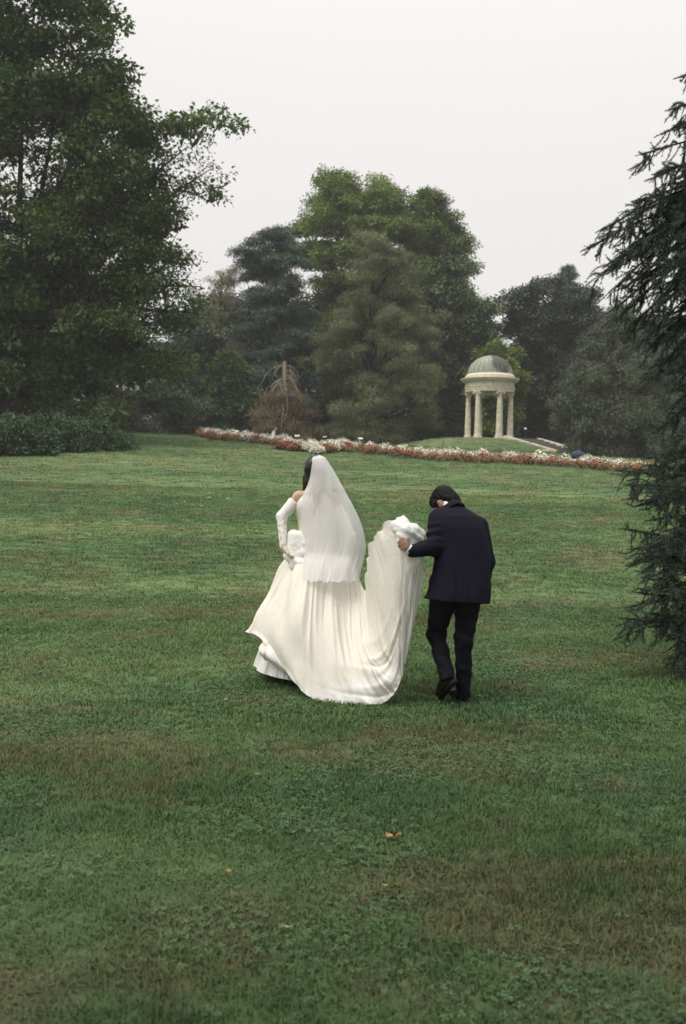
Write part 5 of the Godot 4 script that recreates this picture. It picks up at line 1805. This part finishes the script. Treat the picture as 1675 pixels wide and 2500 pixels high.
func build_gown(root: Node, ivory: Color, white: Color) -> void:
	# each line runs from the waist (or the lifted fold) down to the hem: pixel x, y, distance
	var net := [
		pts([[722, 1338, 8.02], [690, 1385, 8.02], [655, 1450, 8.02], [626, 1505, 8.0], [602, 1544, 8.0]]),
		pts([[726, 1342, 7.92], [697, 1400, 7.88], [668, 1468, 7.84], [650, 1520, 7.80], [640, 1561, 7.78]]),
		pts([[738, 1346, 7.84], [716, 1410, 7.72], [697, 1490, 7.62], [682, 1575, 7.55], [705, 1645, 7.48]]),
		pts([[755, 1350, 7.80], [745, 1425, 7.66], [736, 1515, 7.52], [735, 1615, 7.40], [740, 1690, 7.32]]),
		pts([[778, 1350, 7.79], [772, 1430, 7.66], [768, 1525, 7.50], [772, 1630, 7.34], [790, 1716, 7.24]]),
		pts([[802, 1352, 7.80], [806, 1435, 7.68], [808, 1530, 7.50], [818, 1635, 7.32], [845, 1723, 7.19]]),
		pts([[828, 1358, 7.84], [842, 1440, 7.76], [846, 1540, 7.54], [864, 1640, 7.30], [900, 1722, 7.17]]),
		pts([[858, 1366, 7.84], [872, 1460, 7.74], [876, 1555, 7.50], [900, 1645, 7.26], [942, 1712, 7.16]]),
		pts([[889, 1440, 7.70], [893, 1500, 7.58], [902, 1575, 7.40], [930, 1645, 7.22], [966, 1690, 7.16]]),
		pts([[893, 1402, 7.50], [906, 1475, 7.42], [922, 1555, 7.30], [950, 1618, 7.20], [980, 1652, 7.17]]),
		pts([[900, 1345, 7.40], [922, 1425, 7.32], [942, 1505, 7.25], [962, 1570, 7.19], [985, 1600, 7.18]]),
		pts([[918, 1300, 7.34], [945, 1370, 7.27], [962, 1440, 7.22], [976, 1505, 7.19], [990, 1545, 7.19]]),
		pts([[950, 1274, 7.30], [972, 1330, 7.22], [984, 1390, 7.19], [992, 1450, 7.19], [999, 1492, 7.20]]),
		pts([[982, 1262, 7.28], [1000, 1305, 7.22], [1004, 1352, 7.20], [1006, 1400, 7.21], [1008, 1435, 7.23]]),
		# far side: over the fold, behind the train, behind the skirt, the front of the skirt
		pts([[986, 1268, 7.42], [996, 1320, 7.48], [1000, 1380, 7.48], [1000, 1430, 7.46], [1000, 1470, 7.42]]),
		pts([[925, 1300, 7.50], [945, 1380, 7.58], [955, 1470, 7.58], [965, 1560, 7.52], [970, 1620, 7.44]]),
		pts([[899, 1452, 7.66], [905, 1500, 7.72], [915, 1560, 7.72], [925, 1620, 7.66], [930, 1650, 7.60]]),
		pts([[884, 1455, 7.90], [888, 1500, 8.0], [890, 1550, 8.05], [890, 1610, 8.0], [890, 1650, 7.95]]),
		pts([[830, 1395, 8.16], [850, 1430, 8.30], [865, 1510, 8.42], [870, 1580, 8.50], [870, 1625, 8.55]]),
		pts([[770, 1352, 8.22], [770, 1420, 8.42], [770, 1500, 8.60], [770, 1570, 8.72], [770, 1618, 8.78]]),
		pts([[728, 1345, 8.14], [705, 1400, 8.28], [680, 1470, 8.38], [660, 1530, 8.42], [645, 1570, 8.44]]),
	]
	var nu := 400
	var nv := 120
	var p := through(net, nu, nv, true)
	var fn := FastNoiseLite.new()
	fn.seed = 41
	fn.frequency = 1.0
	fn.fractal_octaves = 1
	var cn := float(net.size())
	# single folds, each with its own course, width and depth, running down the cloth ...
	var fr := RandomNumberGenerator.new()
	fr.seed = 9
	var folds := []
	for q in int(cn) + 4:
		folds.append([])
	for q in 210:
		var k0 := fr.randf() * cn
		var v0 := fr.randf_range(-0.4, 0.55)
		var big := fr.randf() < 0.3
		var f := [k0, fr.randfn() * 0.35, (fr.randf_range(0.3, 0.6) if big else fr.randf_range(0.07, 0.2)), (fr.randf_range(-0.034, 0.026) if big else fr.randf_range(-0.016, 0.013)), v0, v0 + fr.randf_range(0.45, 1.1), fr.randf_range(-0.6, 0.6)]
		for o in range(-2, 3):
			folds[posmod(int(k0) + o, int(cn))].append(f)
	# ... and curved ones that follow the sag of the lifted train
	var sags := []
	for q in 16:
		sags.append([fr.randf_range(0.5, 0.93), fr.randf_range(-0.03, 0.05), fr.randf_range(0.012, 0.035), fr.randf_range(-0.014, 0.012), fr.randf_range(6.5, 10.5), fr.randf_range(1.0, 2.4)])
	var wave := func(u: float, v: float, q: Vector3) -> float:
		var k := u * cn
		var d := 0.0
		for f in folds[posmod(int(k), int(cn))]:
			var env: float = smoothstep(f[4], f[4] + 0.2, v) * smoothstep(f[5], f[5] - 0.25, v)
			if env <= 0.0: continue
			var x: float = wrapf(k - f[0] - f[1] * (v - 0.4), -cn * 0.5, cn * 0.5) / (f[2] * (0.45 + v))
			if absf(x) > 2.6: continue
			d += f[3] * env * exp(-x * x) * (1.0 + f[6] * x) * (0.4 + 0.6 * v)
		for g in sags:
			var y: float = (v - g[0] - g[1] * (k - g[4])) / g[2]
			var e: float = (k - g[4]) / g[5]
			if absf(y) < 2.6 and absf(e) < 2.2:
				d += g[3] * exp(-y * y - e * e)
		# crumpled tulle round the hand, a wavering hem, and the small unevenness of lace
		var grip := exp(-pow((k - 11.6) / 2.2, 2.0)) * smoothstep(0.35, 0.0, v)
		d += grip * 0.016 * fn.get_noise_3d(q.x * 6.0, q.y * 3.0, q.z * 6.0)
		d += smoothstep(0.9, 1.0, v) * 0.016 * fn.get_noise_2d(k * 2.2, 7.0)
		d += 0.0009 * fn.get_noise_3d(q.x * 34.0, q.y * 28.0, q.z * 34.0)
		return d
	p = shift(p, nu, nv, true, wave)
	for a in nu:
		var k := float(a) / nu * cn
		var rim := smoothstep(7.6, 9.0, k) * smoothstep(16.0, 14.0, k)
		for b in 16:
			var f := pow(1.0 - b / 16.0, 2.0) * rim
			p[a * nv + b] += Vector3(-0.8, 0.5, 0.0) * f * (0.026 * fn.get_noise_2d(k * 1.3, 2.0) + 0.008 * fn.get_noise_2d(k * 3.4, 4.0))
	var lace := FastNoiseLite.new()
	lace.seed = 61
	lace.frequency = 70.0
	lace.fractal_octaves = 3
	var cols := PackedColorArray()
	for a in nu:
		for b in nv:
			var v := float(b) / (nv - 1)
			var k := float(a) / nu * cn
			var q := p[a * nv + b]
			# plain white tulle border outside the ivory lace
			var edge := 0.90 - 0.14 * exp(-pow((k - 8.0) / 3.5, 2.0)) + 0.05 * fn.get_noise_2d(k * 2.0, 0.5)
			var bord := smoothstep(edge - 0.015, edge + 0.015, v) if k > 1.6 else 0.0
			var pat := lace.get_noise_3dv(q)
			var iv := ivory * (1.0 + 0.04 * clampf(pat * 2.0, -1, 1))
			cols.append(iv.lerp(white, bord))
	var acc := Acc.new()
	acc.grid(p, nu, nv, true, cols, false)
	var gown := part("gown", acc.mesh(), satin("gown_lace", 0.75, 0.8, 10.0), root)

	# the cloth gathered in the left hand: a soft puff with a pinched fold
	var pn := FastNoiseLite.new()
	pn.seed = 71
	pn.frequency = 5.0
	var grip := P(704, 1356, 7.86)
	var pb := []
	for e in [[716, 1308, 7.90, 0.034, 0.05], [732, 1312, 7.88, 0.034, 0.052], [744, 1330, 7.86, 0.03, 0.05], [742, 1352, 7.83, 0.028, 0.042], [735, 1375, 7.80, 0.024, 0.034], [716, 1384, 7.84, 0.024, 0.03], [705, 1322, 7.93, 0.03, 0.04]]:
		pb.append([grip, P(e[0], e[1], e[2]), e[3] * 0.7, e[4]])
	var puff := func(q: Vector3) -> float:
		return bones(q, pb, 0.034) - 0.008 * pn.get_noise_3dv(q) - 0.003 * pn.get_noise_3d(q.x * 4.0, q.y * 4.0, q.z * 4.0)
	var pa := Acc.new()
	var pc := P(722, 1345, 7.87)
	sdf(puff, pc - Vector3(0.2, 0.2, 0.2), pc + Vector3(0.2, 0.24, 0.2), 0.008, pa, func(_q): return white)
	part("gathered_fold", pa.mesh(), satin("gown_lace", 0.75, 0.8, 10.0), gown)

	# tulle bunched above the groom's hand
	var hb := [[P(972, 1285, 7.22), P(986, 1278, 7.26), 0.05, 0.045], [P(1000, 1300, 7.22), P(1024, 1316, 7.24), 0.06, 0.04], [P(985, 1300, 7.18), P(978, 1330, 7.14), 0.05, 0.03], [P(1010, 1295, 7.24), P(1030, 1305, 7.28), 0.045, 0.03]]
	var bunch := func(q: Vector3) -> float:
		return bones(q, hb, 0.035) - 0.014 * pn.get_noise_3d(q.x * 1.3, q.y * 1.3, q.z * 1.3) - 0.0035 * sin(q.x * 46.0 + q.y * 62.0 + 7.0 * pn.get_noise_3dv(q))
	var hc := P(998, 1300, 7.22)
	var hacc := Acc.new()
	sdf(bunch, hc - Vector3(0.2, 0.17, 0.17), hc + Vector3(0.22, 0.17, 0.17), 0.008, hacc, func(_q): return Color(0.68, 0.68, 0.67))
	part("bunched_tulle", hacc.mesh(), satin("tulle_bunch", 0.7, 0.0, 1.0, Color(0.4, 0.4, 0.4)), gown)

	# sheer tulle edge hanging from the hand on the groom's side
	var tn := [
		pts([[975, 1300, 7.18], [978, 1380, 7.17], [975, 1460, 7.16], [972, 1560, 7.16], [975, 1650, 7.16]]),
		pts([[992, 1305, 7.16], [996, 1380, 7.15], [992, 1460, 7.14], [986, 1550, 7.15], [980, 1650, 7.16]]),
		pts([[1010, 1315, 7.16], [1012, 1380, 7.15], [1008, 1450, 7.15], [1000, 1530, 7.16], [984, 1620, 7.17]]),
		pts([[1022, 1325, 7.18], [1024, 1375, 7.17], [1020, 1430, 7.17], [1010, 1490, 7.18], [990, 1590, 7.19]]),
		pts([[1034, 1335, 7.22], [1034, 1375, 7.22], [1028, 1420, 7.22], [1016, 1470, 7.22], [994, 1570, 7.22]]),
		pts([[1028, 1345, 7.30], [1028, 1385, 7.32], [1020, 1430, 7.32], [1008, 1480, 7.3], [990, 1560, 7.28]]),
	]
	var tp := through(tn, 60, 70, false)
	tp = shift(tp, 60, 70, false, func(u: float, v: float, _q: Vector3): return 0.022 * fn.get_noise_2d(u * 9.0, v * 1.4) * smoothstep(0.0, 0.3, v) + 0.006 * fn.get_noise_2d(u * 26.0, v * 3.0))
	var ta := Acc.new()
	ta.grid(tp, 60, 70)
	var tulle := plain("sheer_tulle", Color(0.70, 0.70, 0.68), 0.8)
	tulle.transparency = BaseMaterial3D.TRANSPARENCY_ALPHA
	tulle.albedo_color.a = 0.5
	tulle.cull_mode = BaseMaterial3D.CULL_DISABLED
	part("tulle_edge", ta.mesh(), tulle, gown)

	# petticoat under the lifted left side: pleated gauze frill on its hem
	var pet := []
	var n := 20
	var c0 := P(765, 1400, 8.04)
	var hemc := P(768, 1636, 8.06)
	for k in n:
		var an := TAU * k / n
		var line := []
		for v in 6:
			var f := v / 5.0
			var rx := lerpf(0.16, 0.47, pow(f, 0.8))
			var rz := lerpf(0.14, 0.42, pow(f, 0.8))
			var c := c0.lerp(hemc, f)
			line.append(Vector3(c.x + cos(an) * rx, lerpf(c0.y, 0.085 + 0.03 * cos(an + 2.6), f), c.z + sin(an) * rz))
		pet.append(line)
	var pp := through(pet, 240, 50, true)
	pp = shift(pp, 240, 50, true, func(u: float, v: float, _q: Vector3): return smoothstep(0.3, 1.0, v) * (0.03 * fn.get_noise_2d(u * 22.0, v) + 0.006 * sin(u * TAU * 70.0) * smoothstep(0.8, 0.86, v)))
	var pcol := PackedColorArray()
	for a in 240:
		for b in 50:
			pcol.append(white)
	var ptm := Acc.new()
	ptm.grid(pp, 240, 50, true, pcol, false)
	part("petticoat", ptm.mesh(), satin("petticoat_tulle", 0.8, 0.0, 1.0, Color(0.4, 0.4, 0.4)), root)
	# rolled white ruffle between the lifted hem and the petticoat
	var rn := [
		pts([[655, 1545, 7.86], [640, 1570, 7.82], [634, 1590, 7.78], [640, 1604, 7.80]]),
		pts([[668, 1555, 7.74], [652, 1580, 7.70], [648, 1600, 7.68], [660, 1618, 7.72]]),
		pts([[690, 1570, 7.66], [678, 1600, 7.60], [680, 1622, 7.58], [690, 1638, 7.64]]),
		pts([[712, 1600, 7.58], [704, 1630, 7.52], [708, 1652, 7.50], [716, 1664, 7.56]]),
		pts([[745, 1640, 7.50], [738, 1668, 7.42], [744, 1688, 7.38], [752, 1690, 7.44]]),
	]
	var rp := through(rn, 80, 30, false)
	rp = shift(rp, 80, 30, false, func(u: float, v: float, _q: Vector3): return 0.012 * fn.get_noise_2d(u * 4.0, v * 1.2) + 0.004 * fn.get_noise_2d(u * 13.0, v * 1.5))
	var rc := PackedColorArray()
	rc.resize(rp.size())
	rc.fill(white)
	var ra := Acc.new()
	ra.grid(rp, 80, 30, false, rc)
	part("ruffle", ra.mesh(), satin("tulle_bunch", 0.7, 0.0, 1.0, Color(0.4, 0.4, 0.4)), gown)

func build_veil(root: Node) -> void:
	# rows: py, left px, right px, distance over the middle of the back, distance at the edges
	var rows := [[1111, 768, 778, 7.97, 7.97], [1113, 762, 786, 7.92, 7.98], [1120, 757, 796, 7.87, 7.99], [1138, 755, 808, 7.835, 7.98], [1162, 755, 822, 7.815, 7.97], [1188, 749, 836, 7.80, 7.95], [1205, 741, 845, 7.795, 7.95], [1240, 735, 864, 7.78, 7.93], [1285, 736, 882, 7.745, 7.93], [1330, 736, 891, 7.71, 7.93], [1358, 735, 889, 7.68, 7.90], [1390, 733, 882, 7.625, 7.83], [1420, 731, 876, 7.585, 7.76]]
	var net := []
	var nq := 11
	for q in nq:
		var f := q / float(nq - 1)
		var line := []
		for rw in rows:
			var e := pow(absf(f * 2.0 - 1.0), 2.2)
			var x := lerpf(rw[1], rw[2], 0.5 - 0.5 * cos(f * PI))
			line.append(P(x, rw[0], lerpf(rw[3], rw[4], e)))
		net.append(line)
	var fn := FastNoiseLite.new()
	fn.seed = 88
	fn.frequency = 1.0
	var nu := 120
	var nv := 150
	var p := through(net, nu, nv, false)
	p = shift(p, nu, nv, false, func(u: float, v: float, _q: Vector3):
		var amp := smoothstep(0.08, 0.6, v)
		return amp * (0.013 * fn.get_noise_2d(u * 3.6 + v, v * 1.1) + 0.003 * fn.get_noise_2d(u * 9.0 + 9.0 - v * 2.0, v * 1.6)) + smoothstep(0.97, 1.0, v) * 0.012 * fn.get_noise_2d(u * 40.0, 3.0))
	for a in nu:
		for b in range(nv - 24, nv):
			var f := (b - nv + 25) / 24.0
			p[a * nv + b].y += f * (0.022 * fn.get_noise_2d(a * 0.06, 5.0) + 0.008 * fn.get_noise_2d(a * 0.3, 9.0))
	var acc := Acc.new()
	acc.grid(p, nu, nv)
	var m := plain("veil_tulle", Color(0.80, 0.79, 0.79), 0.8)
	m.transparency = BaseMaterial3D.TRANSPARENCY_ALPHA
	m.albedo_color.a = 0.63
	m.cull_mode = BaseMaterial3D.CULL_DISABLED
	m.backlight_enabled = true
	m.backlight = Color(0.4, 0.4, 0.4)
	part("veil", acc.mesh(), m, root)
# the tree the photographer stands under; the dim foreground lawn is its shade
func build_shade_tree() -> void:
	var base := on_ground(4.5, 8.0)
	var t := thing("shade_tree", "broad leafy tree standing behind the photographer and shading the near lawn", "tree", base)
	var r := RandomNumberGenerator.new()
	r.seed = 303
	var mesh := leaf_spray(15, 24, 0.6, 0.26, 0.19, 0.25)
	var at := []
	var cols := PackedColorArray()
	var ends := []
	for k in 330:
		var dir := Vector3(r.randfn(), r.randfn(), r.randfn()).normalized() * pow(r.randf(), 0.4)
		var c := Vector3(0.0, 9.5, 6.5) + dir * Vector3(9.5, 3.6, 7.5)
		ends.append(c)
		for q in 14:
			var off := Vector3(r.randfn(), r.randfn() * 0.5, r.randfn()) * 0.6
			at.append(Transform3D(Basis(Vector3.UP, r.randf() * TAU), c + off))
			cols.append(Color(0.06, 0.1, 0.035) * r.randf_range(0.8, 1.2))
	copies("crown", mesh, painted("tree_leaves"), at, cols, t, "stuff")
	wood(t, base, Vector3(1.5, 10.5, 7.0), 0.45, ends, 14, 5, bark())

func _ready() -> void:
	rng.seed = 20
	patch_noise.seed = 2
	patch_noise.frequency = 0.12
	fine_noise.seed = 7
	fine_noise.frequency = 0.12
	dry_noise.seed = 31
	dry_noise.frequency = 0.12
	dry_noise.fractal_octaves = 4
	build_camera()
	build_light()
	var tp := P(1193, 1075, TEMPLE_D)
	temple_at = Vector3(tp.x, 0, tp.z)
	temple_at.y = gh(temple_at.x, temple_at.z) - 0.04
	stairs_at = temple_at + STAIR_RUN * 2.3 + STAIR_ACROSS * 1.1
	var t0 := Time.get_ticks_msec()
	build_ground()
	build_grass()
	build_clover()
	print("ground ", Time.get_ticks_msec() - t0)
	build_hills()
	build_trees()
	print("trees ", Time.get_ticks_msec() - t0)
	build_shade_tree()
	build_temple()
	build_flowers()
	build_cedar()
	print("cedar ", Time.get_ticks_msec() - t0)
	build_bride()
	print("bride ", Time.get_ticks_msec() - t0)
	build_groom()
	print("groom ", Time.get_ticks_msec() - t0)
	build_small_things()
	build_fallen_leaves()
	print("all ", Time.get_ticks_msec() - t0)
